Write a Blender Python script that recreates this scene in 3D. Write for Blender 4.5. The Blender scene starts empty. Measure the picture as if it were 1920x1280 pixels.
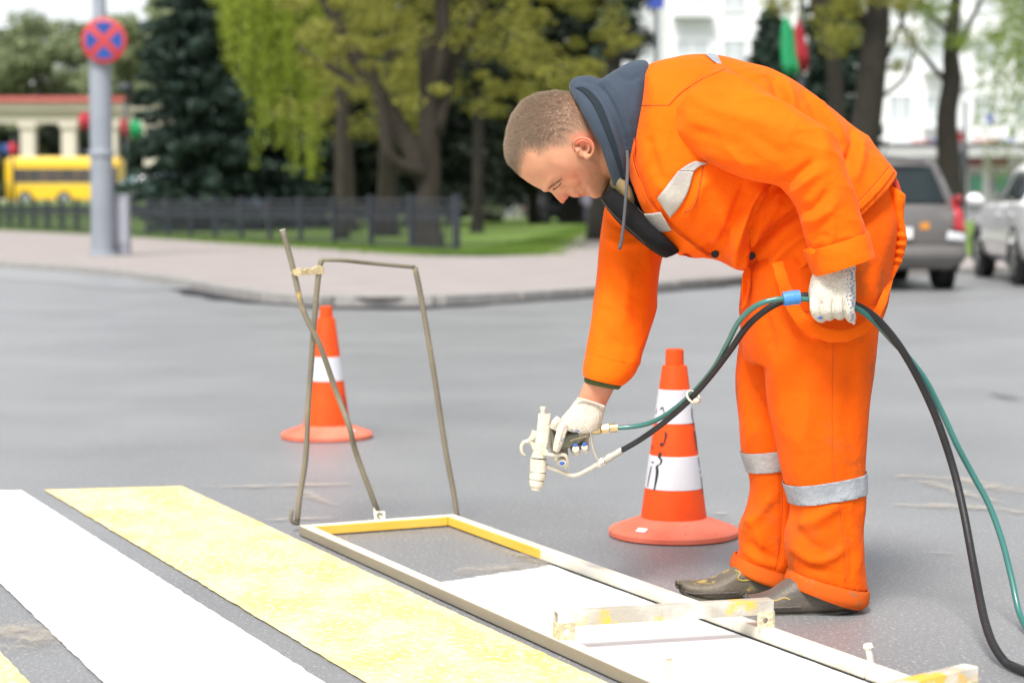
import bpy, bmesh, math, random
import numpy as np
from mathutils import Vector, Matrix
from mathutils.bvhtree import BVHTree
random.seed(7); rng = np.random.default_rng(7)
R = math.radians
SC = bpy.context.scene
COL = SC.collection
# ------------------------------------------------------------------ camera
F, H = 3700.0, 0.90                      # focal length in photo pixels (1920 wide), eye height in metres
TH = math.atan(255.0 / F)
cam_d = bpy.data.cameras.new('camera'); cam = bpy.data.objects.new('camera', cam_d); COL.objects.link(cam)
cam.location = (0, 0, H); cam.rotation_euler = (math.pi/2 - TH, 0, 0)
cam_d.sensor_width = 36; cam_d.lens = 36 * F / 1920; cam_d.clip_start = .05; cam_d.clip_end = 4000
cam_d.dof.use_dof = True; cam_d.dof.focus_distance = 4.3; cam_d.dof.aperture_fstop = 3.3; cam_d.dof.aperture_blades = 9
SC.camera = cam
# ------------------------------------------------------------------ sky, sun, exposure (bright overcast)
W = bpy.data.worlds.new("World"); SC.world = W; W.use_nodes = True
wn, wl = W.node_tree.nodes, W.node_tree.links
bg = wn['Background']
sky = wn.new('ShaderNodeTexSky'); sky.sky_type = 'NISHITA'; sky.sun_disc = False
sky.sun_elevation = R(58); sky.sun_rotation = R(-150); sky.air_density = 1.0; sky.dust_density = 2.0
hs = wn.new('ShaderNodeHueSaturation'); hs.inputs['Saturation'].default_value = .22
wl.new(sky.outputs[0], hs.inputs['Color']); wl.new(hs.outputs[0], bg.inputs['Color'])
bg.inputs['Strength'].default_value = .08
sun_d = bpy.data.lights.new('sun', 'SUN'); sun = bpy.data.objects.new('sun', sun_d); COL.objects.link(sun)
sun_d.energy = 1.5; sun_d.angle = R(16); sun_d.color = (1, .96, .9)
sun.rotation_euler = (R(32), R(-12), 0)   # high and slightly behind the camera's left shoulder
SC.view_settings.view_transform = 'Standard'; SC.view_settings.look = 'None'
SC.view_settings.gamma = 1; SC.view_settings.use_curve_mapping = False
SC.view_settings.exposure = 1.62
SC.cycles.use_denoising = True
SC.cycles.max_bounces = 7; SC.cycles.transparent_max_bounces = 12

# ------------------------------------------------------------------ geometry helpers
FWD = np.array([0, math.cos(TH), -math.sin(TH)]); UP = np.array([0, math.sin(TH), math.cos(TH)]); RT = np.array([1., 0, 0])
CAM = np.array([0, 0, H])
def ray(u, v): return RT*(u-960)/F + UP*(640-v)/F + FWD
def P(u, v, Y):
    d = ray(u, v); return CAM + d*(Y/d[1])
def G(u, v, z=0.0):
    d = ray(u, v); return CAM + d*((H-z)/-d[2])
def project(co):
    q = co - CAM; z = q@FWD
    return 960 + F*(q@RT)/z, 640 - F*(q@UP)/z
def nrm(v):
    v = np.asarray(v, float); return v/(np.linalg.norm(v)+1e-12)
def catmull(A, n):
    A = np.asarray(A, float); k = len(A)
    if k < 3:
        t = np.linspace(0, 1, n)[:, None]; return A[0]*(1-t)+A[-1]*t
    B = np.vstack([2*A[0]-A[1], A, 2*A[-1]-A[-2]])
    t = np.linspace(0, k-1-1e-9, n); i = t.astype(int); f = (t-i)[:, None]
    p0, p1, p2, p3 = B[i], B[i+1], B[i+2], B[i+3]
    return .5*((2*p1)+(-p0+p2)*f+(2*p0-5*p1+4*p2-p3)*f**2+(-p0+3*p1-3*p2+p3)*f**3)

class MB:
    def __init__(s): s.v = []; s.f = []; s.n = 0
    def add(s, vs, fs):
        vs = np.asarray(vs, float).reshape(-1, 3); s.v.append(vs)
        s.f += [tuple(i+s.n for i in f) for f in fs]; s.n += len(vs); return s
    def box(s, c, d, rz=0, rx=0, ry=0):
        M = (Matrix.Rotation(rz, 3, 'Z') @ Matrix.Rotation(ry, 3, 'Y') @ Matrix.Rotation(rx, 3, 'X'))
        M = np.array(M); d = np.asarray(d)/2.
        vs = [np.asarray(c)+M@(d*np.array([x, y, z])) for x in (-1, 1) for y in (-1, 1) for z in (-1, 1)]
        return s.add(vs, [(0,1,3,2),(4,6,7,5),(0,4,5,1),(2,3,7,6),(0,2,6,4),(1,5,7,3)])
    def bar(s, p, q, w, h, up=(0,0,1)):
        p, q = np.asarray(p, float), np.asarray(q, float); t = nrm(q-p); sd = nrm(np.cross(t, up)); u = np.cross(sd, t)
        vs = [e+sd*w/2*a+u*h/2*b for e in (p, q) for a, b in ((-1,-1),(1,-1),(1,1),(-1,1))]
        return s.add(vs, [(0,3,2,1),(4,5,6,7),(0,1,5,4),(1,2,6,5),(2,3,7,6),(3,0,4,7)])
    def tube(s, pts, r, seg=10, n=None, caps=True):
        pts = np.asarray(pts, float); r = np.full(len(pts), r) if np.isscalar(r) else np.asarray(r, float)
        if n: A = catmull(np.column_stack([pts, r]), n); pts, r = A[:, :3], A[:, 3]
        k = len(pts); T = np.gradient(pts, axis=0); vs = []; sd = None
        a = np.linspace(0, 2*math.pi, seg, endpoint=False)
        for i in range(k):
            t = nrm(T[i])
            if sd is None: sd = nrm(np.cross(t, (0, 0, 1) if abs(t[2]) < .9 else (0, 1, 0)))
            else: sd = nrm(sd - t*(sd@t))
            w = np.cross(t, sd); vs.append(pts[i]+r[i]*(np.outer(np.cos(a), sd)+np.outer(np.sin(a), w)))
        fs = [(i*seg+j, i*seg+(j+1) % seg, (i+1)*seg+(j+1) % seg, (i+1)*seg+j) for i in range(k-1) for j in range(seg)]
        if caps: fs += [tuple(range(seg))[::-1], tuple((k-1)*seg+j for j in range(seg))]
        return s.add(np.vstack(vs), fs)
    def lathe(s, prof, c=(0,0,0), seg=48, axis='Z', cap=True):
        a = np.linspace(0, 2*math.pi, seg, endpoint=False); vs = []
        for r, z in prof:
            p = np.column_stack([r*np.cos(a), r*np.sin(a), np.full(seg, z)])
            if axis == 'X': p = p[:, [2, 0, 1]]
            if axis == 'Y': p = p[:, [1, 2, 0]]
            vs.append(p+np.asarray(c))
        k = len(prof)
        fs = [(i*seg+j, i*seg+(j+1) % seg, (i+1)*seg+(j+1) % seg, (i+1)*seg+j) for i in range(k-1) for j in range(seg)]
        if cap: fs += [tuple(range(seg))[::-1], tuple((k-1)*seg+j for j in range(seg))]
        return s.add(np.vstack(vs), fs)
    def loft(s, st, n=40, seg=32, dome=True):
        """st: rows (centre, half axis a, half axis b, exponent)"""
        A = np.array([np.concatenate([c, a, b, [e]]) for c, a, b, e in st]); A = catmull(A, n)
        t = np.linspace(0, 2*math.pi, seg, endpoint=False); ct, sn = np.cos(t), np.sin(t); vs = []
        for row in A:
            e = 2/max(row[9], 1.2)
            x = np.sign(ct)*np.abs(ct)**e; y = np.sign(sn)*np.abs(sn)**e
            vs.append(row[:3]+np.outer(x, row[3:6])+np.outer(y, row[6:9]))
        k = len(A)
        fs = [(i*seg+j, i*seg+(j+1) % seg, (i+1)*seg+(j+1) % seg, (i+1)*seg+j) for i in range(k-1) for j in range(seg)]
        fs += [tuple(range(seg))[::-1], tuple((k-1)*seg+j for j in range(seg))]
        return s.add(np.vstack(vs), fs)
    def ell(s, c, ax, seg=20, rings=12):
        """ellipsoid, ax = three half-axis vectors"""
        ax = np.asarray(ax, float)
        if ax.ndim == 1: ax = np.diag(ax)
        vs = []
        for i in range(rings+1):
            ph = math.pi*i/rings
            for j in range(seg):
                t = 2*math.pi*j/seg
                vs.append(np.asarray(c)+ax[0]*math.sin(ph)*math.cos(t)+ax[1]*math.sin(ph)*math.sin(t)+ax[2]*math.cos(ph))
        fs = [(i*seg+j, i*seg+(j+1) % seg, (i+1)*seg+(j+1) % seg, (i+1)*seg+j) for i in range(rings) for j in range(seg)]
        return s.add(vs, fs)
    def mesh(s, name):
        me = bpy.data.meshes.new(name); me.from_pydata(np.vstack(s.v).tolist(), [], s.f); me.update(); return me
    def build(s, name, m, parent=None, smooth=False, bevel=0, fix=True):
        me = s.mesh(name)
        if fix:
            b = bmesh.new(); b.from_mesh(me); bmesh.ops.recalc_face_normals(b, faces=b.faces); b.to_mesh(me); b.free()
        return link(name, me, m, parent, smooth, bevel)
def link(name, me, m, parent=None, smooth=False, bevel=0):
    o = bpy.data.objects.new(name, me); COL.objects.link(o)
    if m is not None: me.materials.append(m)
    if smooth: me.polygons.foreach_set('use_smooth', [True]*len(me.polygons))
    if smooth == 'auto':
        me.set_sharp_from_angle(angle=R(38))
    if bevel:
        b = o.modifiers.new('bevel', 'BEVEL'); b.width = bevel; b.segments = 2; b.limit_method = 'ANGLE'
    if parent is not None: o.parent = parent
    return o
def tag(o, label=None, cat=None, group=None, kind=None):
    if label: o['label'] = label
    if cat: o['category'] = cat
    if group: o['group'] = group
    if kind: o['kind'] = kind
    return o
def thing(name, label, cat, group=None, loc=(0,0,0), rz=0):
    o = bpy.data.objects.new(name, None); COL.objects.link(o); o.location = loc; o.rotation_euler = (0, 0, rz)
    o.empty_display_size = .2
    return tag(o, label, cat, group)
def struct(o): o['kind'] = 'structure'; return o
def kids(o): return [c for c in bpy.data.objects if c.parent == o]
def dup(o, parent=None):
    c = o.copy(); COL.objects.link(c)
    if parent is not None: c.parent = parent
    for k in kids(o): dup(k, c)
    return c
def sec(u1, v1, u2, v2, Y, d, e=2.3, Y2=None):
    a, b = P(u1, v1, Y), P(u2, v2, Y if Y2 is None else Y2)
    return ((a+b)/2, (a-b)/2, np.array([0, d, 0]), e)
def np_mesh(name, co, faces, m, parent=None, smooth=False):
    """fast mesh of equal sized faces"""
    me = bpy.data.meshes.new(name); co = np.asarray(co, np.float32); faces = np.asarray(faces, np.int32); k = faces.shape[1]
    me.vertices.add(len(co)); me.vertices.foreach_set('co', co.ravel())
    me.loops.add(faces.size); me.loops.foreach_set('vertex_index', faces.ravel())
    me.polygons.add(len(faces)); me.polygons.foreach_set('loop_start', np.arange(0, faces.size, k, dtype=np.int32))
    me.update(calc_edges=True); me.validate()
    return link(name, me, m, parent, smooth)
def get_co(me):
    a = np.empty(len(me.vertices)*3, np.float32); me.vertices.foreach_get('co', a); return a.reshape(-1, 3).astype(float)
def get_no(me):
    a = np.empty(len(me.vertices)*3, np.float32); me.vertices.foreach_get('normal', a); return a.reshape(-1, 3).astype(float)
def set_co(me, co): me.vertices.foreach_set('co', np.asarray(co, np.float32).ravel()); me.update()
def laplace(me, it, fac=.5):
    e = np.empty(len(me.edges)*2, np.int32); me.edges.foreach_get('vertices', e); e = e.reshape(-1, 2)
    co = get_co(me); n = len(co); deg = np.bincount(e.ravel(), minlength=n)[:, None].clip(1)
    for _ in range(it):
        s = np.zeros_like(co)
        for k in range(3):
            s[:, k] = np.bincount(e[:, 0], co[e[:, 1], k], n)+np.bincount(e[:, 1], co[e[:, 0], k], n)
        co += fac*(s/deg-co)
    set_co(me, co)
def remesh(mb, voxel, it=4):
    me = mb.mesh('tmp'); b = bmesh.new(); b.from_mesh(me); bmesh.ops.recalc_face_normals(b, faces=b.faces); b.to_mesh(me); b.free()
    o = bpy.data.objects.new('tmp', me); COL.objects.link(o)
    m = o.modifiers.new('r', 'REMESH'); m.mode = 'VOXEL'; m.voxel_size = voxel; m.adaptivity = 0
    dg = bpy.context.evaluated_depsgraph_get(); dg.update()
    out = bpy.data.meshes.new_from_object(o.evaluated_get(dg)); bpy.data.objects.remove(o); bpy.data.meshes.remove(me)
    laplace(out, it); return out
def seg_dist(u, v, line):
    d = np.full(len(u), 1e9); L = np.asarray(line, float)
    for (x0, y0), (x1, y1) in zip(L[:-1], L[1:]):
        ex, ey = x1-x0, y1-y0; t = np.clip(((u-x0)*ex+(v-y0)*ey)/(ex*ex+ey*ey+1e-9), 0, 1)
        d = np.minimum(d, np.hypot(u-x0-t*ex, v-y0-t*ey))
    return d
def vnoise(co, scale, seed=0):
    """cheap smooth 3-D noise (sum of rotated sines)"""
    g = np.random.default_rng(seed); out = np.zeros(len(co))
    for k in range(7):
        w = g.normal(size=3)*scale*(1+.35*k); out += np.sin(co@w+g.uniform(0, 6.3))/(1+.3*k)
    return out/4
def folds(me, lines, noise=.003, nscale=18, seed=0, stretch=(1,1,1), ridge=0, rscale=9):
    co, no = get_co(me), get_no(me); vd = co-CAM; vd /= np.linalg.norm(vd, axis=1)[:, None]
    facing = np.clip(-(vd*no).sum(1)*2.2, 0, 1); u, v = project(co); d = np.zeros(len(co))
    for line, w, amp in lines:
        L = np.array(line, float)
        if len(L) > 2: L = catmull(L, 4*len(L))
        q = seg_dist(u, v, L); ends = np.minimum(np.hypot(u-L[0,0], v-L[0,1]), np.hypot(u-L[-1,0], v-L[-1,1]))
        d += amp*np.exp(-(q/w)**2)*np.clip(.25+ends/(w*2.5), 0, 1)
    if ridge:
        cs = co*np.array(stretch); w1 = co+.03*np.column_stack([vnoise(co, 9, seed+5), vnoise(co, 9, seed+6), vnoise(co, 9, seed+7)])
        r1 = 1-np.abs(vnoise(w1*np.array(stretch), rscale, seed+8)); r2 = 1-np.abs(vnoise(w1*np.array(stretch), rscale*2.1, seed+9)); msk = np.clip(.55+.8*vnoise(co, 6, seed+10), .1, 1.3)
        d = d+ridge*msk*(np.clip(r1, 0, 1)**7-.25)+.45*ridge*msk*(np.clip(r2, 0, 1)**6-.25)
        d = np.where(facing > 0, d, d)
        d2 = ridge*msk*(np.clip(r1, 0, 1)**7-.25); facing = np.maximum(facing, .0); set_co(me, co+no*(d2*(1-facing))[:, None]); co = get_co(me)
    disp = d*facing + noise*vnoise(co*np.array(stretch), nscale, seed) + .35*noise*vnoise(co, nscale*2.6, seed+1)
    set_co(me, co+no*disp[:, None])
def bvh_of(*objs):
    vs, fs, n = [], [], 0
    for o in objs:
        me = o.data; M = o.matrix_world
        vs += [tuple(x) for x in get_co(me)]; fs += [tuple(i+n for i in p.vertices) for p in me.polygons]; n += len(me.vertices)
    return BVHTree.FromPolygons(vs, fs)
def hit(bvh, u, v, off=.002):
    d = ray(u, v); h = bvh.ray_cast(Vector(CAM), Vector(nrm(d)))
    if h[0] is None: return None
    n = np.array(h[1]); n = n if n@d < 0 else -n
    return np.array(h[0])+n*off
def patch(bvh, A, B, na, nb, off=.003, fallback=4.25, thick=.002):
    """strip between two pixel polylines A and B, laid on the surface seen there; returns MB with thickness"""
    A = catmull(A, na) if len(A) > 2 else catmull(A, na); B = catmull(B, na); g = []
    last = fallback
    for i in range(na):
        for j in range(nb):
            t = j/(nb-1); u, v = A[i]*(1-t)+B[i]*t; h = hit(bvh, u, v, off)
            if h is None: h = P(u, v, last)
            else: last = h[1]
            g.append(h)
    g = np.array(g).reshape(na, nb, 3)
    for _ in range(2):
        s = g.copy(); s[1:-1] = (g[:-2]+2*g[1:-1]+g[2:])/4; s[:, 1:-1] = (s[:, :-2]+2*s[:, 1:-1]+s[:, 2:])/4; g = s
    dd = g-CAM; dd /= np.linalg.norm(dd, axis=2)[:, :, None]
    top = g-dd*thick; bot = g+dd*thick; vs = np.vstack([top.reshape(-1, 3), bot.reshape(-1, 3)]); N = na*nb; fs = []
    for i in range(na-1):
        for j in range(nb-1):
            a = i*nb+j; fs += [(a, a+1, a+nb+1, a+nb), (N+a, N+a+nb, N+a+nb+1, N+a+1)]
    for i in range(na-1):
        a = i*nb; fs.append((a, a+nb, N+a+nb, N+a)); a += nb-1; fs.append((a+nb, a, N+a, N+a+nb))
    for j in range(nb-1):
        fs.append((j+1, j, N+j, N+j+1)); a = (na-1)*nb+j; fs.append((a, a+1, N+a+1, N+a))
    return MB().add(vs, fs)

# ------------------------------------------------------------------ materials
def mat(name, c, rough=.8, metal=0, c2=None, scale=4, contrast=.5, detail=4, bump=0, bscale=80, sheen=0, trans=0, coat=0,
        spec=.5, attr=None, island=None, c3=None, scale3=1, t3=.6, stretch=None, s3=1):
    m = bpy.data.materials.new(name); m.use_nodes = True; n, l = m.node_tree.nodes, m.node_tree.links; b = n['Principled BSDF']
    b.inputs['Base Color'].default_value = (*c, 1); b.inputs['Roughness'].default_value = rough; b.inputs['Metallic'].default_value = metal
    b.inputs['Sheen Weight'].default_value = sheen; b.inputs['Transmission Weight'].default_value = trans; b.inputs['Coat Weight'].default_value = coat
    b.inputs['Specular IOR Level'].default_value = spec; b.inputs['Sheen Roughness'].default_value = .4
    tc = n.new('ShaderNodeTexCoord'); src = tc.outputs['Object']
    if stretch:
        mp = n.new('ShaderNodeMapping'); mp.inputs['Scale'].default_value = stretch; l.new(src, mp.inputs[0]); srcs = mp.outputs[0]
    else: srcs = src
    col = None
    if c2 is not None:
        tx = n.new('ShaderNodeTexNoise'); tx.inputs['Scale'].default_value = scale; tx.inputs['Detail'].default_value = detail; l.new(srcs, tx.inputs['Vector'])
        rp = n.new('ShaderNodeValToRGB'); rp.color_ramp.elements[0].position = .5-contrast/2; rp.color_ramp.elements[1].position = .5+contrast/2
        rp.color_ramp.elements[0].color = (*c, 1); rp.color_ramp.elements[1].color = (*c2, 1)
        if island:
            gi = n.new('ShaderNodeNewGeometry'); l.new(gi.outputs['Random Per Island'], rp.inputs[0])
            rp.color_ramp.elements[0].position = 0; rp.color_ramp.elements[1].position = 1
        else: l.new(tx.outputs[0], rp.inputs[0])
        col = rp.outputs[0]
    if c3 is not None:
        t2 = n.new('ShaderNodeTexNoise'); t2.inputs['Scale'].default_value = scale3; t2.inputs['Detail'].default_value = 8; t2.inputs['Roughness'].default_value = .7; l.new(src, t2.inputs['Vector'])
        r2 = n.new('ShaderNodeMapRange'); r2.inputs['From Min'].default_value = t3; r2.inputs['From Max'].default_value = t3+.07; r2.inputs['To Max'].default_value = s3; l.new(t2.outputs[0], r2.inputs[0])
        mx = n.new('ShaderNodeMix'); mx.data_type = 'RGBA'; l.new(r2.outputs[0], mx.inputs[0]); mx.inputs[6].default_value = (*c, 1)
        if col is not None: l.new(col, mx.inputs[6])
        mx.inputs[7].default_value = (*c3, 1); col = mx.outputs[2]
    if attr:
        at = n.new('ShaderNodeVertexColor'); at.layer_name = attr; mx = n.new('ShaderNodeMix'); mx.data_type = 'RGBA'; mx.blend_type = 'MULTIPLY'; mx.inputs[0].default_value = 1
        mx.inputs[6].default_value = (*c, 1)
        if col is not None: l.new(col, mx.inputs[6])
        l.new(at.outputs[0], mx.inputs[7]); col = mx.outputs[2]
    if col is not None: l.new(col, b.inputs['Base Color'])
    if bump:
        tb = n.new('ShaderNodeTexNoise'); tb.inputs['Scale'].default_value = bscale; tb.inputs['Detail'].default_value = 3; l.new(src, tb.inputs['Vector'])
        bp = n.new('ShaderNodeBump'); bp.inputs['Strength'].default_value = min(1, bump); bp.inputs['Distance'].default_value = .4/bscale; l.new(tb.outputs[0], bp.inputs['Height']); l.new(bp.outputs[0], b.inputs['Normal'])
    return m
def leafmat(name, c, c2, tl=.35):
    m = mat(name, c, .6, c2=c2, island=True, spec=.3); n, l = m.node_tree.nodes, m.node_tree.links
    b = n['Principled BSDF']; out = n['Material Output']; t = n.new('ShaderNodeBsdfTranslucent'); mx = n.new('ShaderNodeMixShader'); mx.inputs[0].default_value = tl
    src = b.inputs['Base Color'].links[0].from_socket; l.new(src, t.inputs['Color']); l.new(b.outputs[0], mx.inputs[1]); l.new(t.outputs[0], mx.inputs[2]); l.new(mx.outputs[0], out.inputs['Surface'])
    return m
# ------------------------------------------------------------------ ground, road, pavement, lawns
M = {}
M['asphalt'] = mat('asphalt', (.150,.152,.158), .42, c2=(.245,.248,.254), scale=1.0, contrast=.7, detail=13, bump=1, bscale=150, c3=(.46,.455,.44), scale3=110, t3=.56, spec=.7)
M['pave'] = mat('paving', (.27,.235,.225), .85, c2=(.33,.295,.28), scale=1.1, contrast=.5, bump=.3, bscale=30)
M['kerb'] = mat('kerb_granite', (.22,.21,.20), .85, c2=(.32,.31,.295), scale=8, bump=.5, bscale=60)
M['soil'] = mat('park_soil', (.05,.06,.03), .95, c2=(.07,.09,.035), scale=.4)
M['lawn'] = mat('lawn_green', (.085,.15,.02), .9, c2=(.14,.22,.03), scale=.35, contrast=.35, bump=.8, bscale=25, c3=(.10,.11,.04), scale3=.9, t3=.66)
M['gutter_dark'] = mat('dark_asphalt', (.02,.02,.022), .7, c2=(.04,.04,.042), scale=3, spec=.2)
def poly(name, pts, z, m, flat=True):
    me = bpy.data.meshes.new(name); me.from_pydata([(p[0], p[1], z if flat else p[2]) for p in pts], [], [tuple(range(len(pts)))])
    b = bmesh.new(); b.from_mesh(me); bmesh.ops.triangulate(b, faces=b.faces); bmesh.ops.recalc_face_normals(b, faces=b.faces)
    for f in b.faces:
        if f.normal.z < 0: f.normal_flip()
    b.to_mesh(me); b.free(); return link(name, me, m)
struct(poly('ground', [(-1500,-200),(1500,-200),(1500,3000),(-1500,3000)], -.06, M['soil']))
struct(poly('road', [(-120,-12),(120,-12),(120,60),(-120,60)], 0, M['asphalt']))
KZ = .08
kerb_px = [(-420,468),(-200,478),(0,490),(120,497),(240,507),(340,520),(420,534),(500,547),(580,553),(700,557),(850,553),(1000,545),(1150,535),(1300,524),(1400,516),(1600,508),(1800,502),(2000,498),(2300,493)]
kerb = catmull([G(u, v, KZ) for u, v in kerb_px], 90)
rim = [tuple(p) for p in kerb]
pav = poly('pavement', rim+[(60,kerb[-1][1]+5,0),(60,140,0),(-90,140,0),(-90,kerb[0][1]+8,0)], KZ, M['pave']); struct(pav)
# kerb stones, one object each, following the rounded corner
kr = tag(bpy.data.objects.new('kerb', None), kind='structure'); COL.objects.link(kr)
d = np.r_[0, np.cumsum(np.linalg.norm(np.diff(kerb, axis=0), axis=1))]; ns = int(d[-1]/1.0)
for i in range(ns):
    s0, s1 = i*d[-1]/ns+.008, (i+1)*d[-1]/ns-.008
    a = np.array([np.interp(s0, d, kerb[:, k]) for k in range(3)]); b = np.array([np.interp(s1, d, kerb[:, k]) for k in range(3)])
    t = nrm(b-a); off = np.array([t[1], -t[0], 0])*.07; a[2] = b[2] = .012+random.uniform(-.006, .004)
    MB().bar(a+off, b+off, .15, .16).build('kerbstone', M['kerb'], kr, bevel=.012)
# dark strip in the gutter along the kerb, round the corner
gp = lambda L: [tuple(G(u, v)) for u, v in L]
ku, kv = project(kerb); sel = np.where((ku > 230) & (ku < 1500))[0]; Tk = np.gradient(kerb, axis=0); Nk = np.column_stack([Tk[:, 1], -Tk[:, 0], 0*Tk[:, 0]]); Nk /= np.linalg.norm(Nk, axis=1)[:, None]
g = []
for i in sel:
    w = np.interp(ku[i], [230,330,430,500,600,700,760,900,1100,1300,1500], [.01,.08,.34,.28,.2,.6,.5,.22,.2,.25,.1]); wob = 1+.15*math.sin(i*2.1)
    g += [kerb[i]*[1,1,0]+Nk[i]*.148+[0,0,.004], kerb[i]*[1,1,0]+Nk[i]*(.15+w*wob)+[0,0,.004]]
n_ = len(sel); struct(np_mesh('gutter_strip', g, [(2*i, 2*i+1, 2*i+3, 2*i+2) for i in range(n_-1)], M['gutter_dark']))
wet2 = poly('wet_patch', gp([(-80,497),(40,500),(150,506),(300,522),(370,541),(250,545),(100,530),(-80,520)]), .005, mat('damp_asphalt', (.20,.205,.21), .35, c2=(.26,.265,.27), scale=.8, spec=.7)); struct(wet2)
# lawns
lawn1 = [(-300,420),(0,431),(200,440),(430,455),(640,467),(800,478),(900,480),(945,479),(985,470),(1055,446),(1130,421),(1180,408),(1215,400)]
L1 = [tuple(G(u, v, .09)) for u, v in lawn1]
struct(poly('lawn', L1+[(9.5,118,0),(-10,130,0),(-70,130,0),(-70,75,0)], .095, M['lawn']))
L2 = [tuple(G(u, v, .09)) for u, v in [(1330,470),(1500,482),(1780,481),(1850,479),(2300,474)]]
struct(poly('lawn', L2+[(45,105,0),(11.5,105,0)], .095, M['lawn']))
# rising ground on the far left, where the bus street lies
X = np.linspace(-90, -2, 40); Yg = np.linspace(62, 190, 50); ss = lambda t: np.clip(t, 0, 1)**2*(3-2*np.clip(t, 0, 1))
gx, gy = np.meshgrid(X, Yg); gz = .06+1.05*ss((gy-66)/45)*ss((-gx-3)/14)
idx = np.arange(gx.size).reshape(gx.shape); q = np.stack([idx[:-1,:-1], idx[:-1,1:], idx[1:,1:], idx[1:,:-1]], -1).reshape(-1, 4)
struct(np_mesh('hillside', np.column_stack([gx.ravel(), gy.ravel(), gz.ravel()]), q, M['lawn'], smooth=True))
# blades of grass standing along the lawn edges and around it
def grass(name, pts, n, h):
    c = pts[rng.integers(0, len(pts), n)]+np.column_stack([rng.normal(0, .35, n), rng.uniform(-.05, 1.4, n), np.zeros(n)])
    a = rng.uniform(0, math.pi, n); w = np.column_stack([np.cos(a), np.sin(a), np.zeros(n)])*.012; tip = np.column_stack([rng.normal(0, .02, n), rng.normal(0, .02, n), rng.uniform(.4, 1, n)*h])
    co = np.stack([c-w, c+w, c+tip], 1).reshape(-1, 3); return np_mesh(name, co, np.arange(3*n).reshape(-1, 3), M['grass'])
M['grass'] = leafmat('grass_blades', (.09,.16,.02), (.16,.26,.04), .3)
gpts = catmull([np.array(p)+[0, .3, 0] for p in L1[1:11]], 400); gpts[:, 2] = .095
g = grass('grass', gpts, 26000, .09); tag(g, 'short green grass along the lawn edge behind the pavement', 'grass', kind='stuff')

# ------------------------------------------------------------------ crossing stripes
M['white_paint'] = mat('fresh_white_paint', (.80,.81,.80), .55, c2=(.86,.87,.86), scale=30, bump=.35, bscale=170)
M['yellow_paint'] = mat('old_yellow_paint', (.74,.64,.33), .8, c2=(.73,.54,.13), scale=5, contrast=.30, detail=12, bump=.7, bscale=150, c3=(.76,.70,.48), scale3=95, t3=.51, stretch=(1.6,.8,1))
def tracemat(name, c, t, sc, mx_=.5):
    m = mat(name, c, .8); n, l = m.node_tree.nodes, m.node_tree.links
    tc = n.new('ShaderNodeTexCoord'); tx = n.new('ShaderNodeTexNoise'); tx.inputs['Scale'].default_value = sc; tx.inputs['Detail'].default_value = 10; tx.inputs['Roughness'].default_value = .75; l.new(tc.outputs['Object'], tx.inputs['Vector'])
    at = n.new('ShaderNodeVertexColor'); at.layer_name = 'edge'
    ad = n.new('ShaderNodeMath'); ad.operation = 'MULTIPLY'; l.new(tx.outputs[0], ad.inputs[0]); l.new(at.outputs[0], ad.inputs[1])
    mr = n.new('ShaderNodeMapRange'); mr.inputs['From Min'].default_value = t; mr.inputs['From Max'].default_value = t+.26; mr.inputs['To Max'].default_value = mx_; l.new(ad.outputs[0], mr.inputs[0])
    mx = n.new('ShaderNodeMixShader'); tr = n.new('ShaderNodeBsdfTransparent'); l.new(mr.outputs[0], mx.inputs[0]); l.new(tr.outputs[0], mx.inputs[1]); l.new(n['Principled BSDF'].outputs[0], mx.inputs[2]); l.new(mx.outputs[0], n['Material Output'].inputs['Surface']); return m
M['trace'] = tracemat('worn_paint_trace', (.48,.42,.33), .30, 13)
def stripe(name, a0, a1, b0, b1, z, m, jag=.0016, na=420, nb=14):
    """sheet between ground edges a0-a1 and b0-b1 with slightly ragged sprayed rims"""
    a0, a1, b0, b1 = [np.asarray(x, float) for x in (a0, a1, b0, b1)]; t = np.linspace(0, 1, na)[:, None]
    A, B = a0*(1-t)+a1*t, b0*(1-t)+b1*t; w = nrm(B[0]-A[0])
    A = A+w*np.convolve(rng.normal(0, jag, na+2), [.3,.4,.3], 'valid')[:, None]; B = B+w*np.convolve(rng.normal(0, jag, na+2), [.3,.4,.3], 'valid')[:, None]
    co = np.array([[A[i]*(1-j/(nb-1))+B[i]*j/(nb-1) for j in range(nb)] for i in range(na)]); co[:, :, 2] = z
    co[0, :, :2] += (rng.normal(0, jag, (nb, 1))*nrm(a1-a0)[:2]); ix = np.arange(na*nb).reshape(na, nb)
    q = np.stack([ix[:-1,:-1], ix[1:,:-1], ix[1:,1:], ix[:-1,1:]], -1).reshape(-1, 4)
    o = np_mesh(name, co.reshape(-1, 3), q, m)
    if o.data.polygons[0].normal.z < 0: o.data.flip_normals()
    return o
sd = nrm(np.array([1.322, -2.775, 0])); LNG = 6.0
def along(p, s): return p+sd*s
ya, yb = G(83, 920), G(341, 913)
o = struct(stripe('yellow_stripe', ya, G(690,1283)+sd*2.2, yb, G(1135,1283)+sd*2.2, .004, M['yellow_paint']))
wa, wb = G(-178, 923), G(41, 921)
o = struct(stripe('white_stripe', wa, G(153,1280)+sd*2.2, wb, G(603,1280)+sd*2.2, .004, M['white_paint']))
y2b = G(56, 1282)-sd*2.9
o = struct(stripe('yellow_stripe', y2b-np.array([.42,.1,0]), y2b-np.array([.42,.1,0])+sd*5.1, y2b, G(56,1282)+sd*2.2, .004, M['yellow_paint']))
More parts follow.
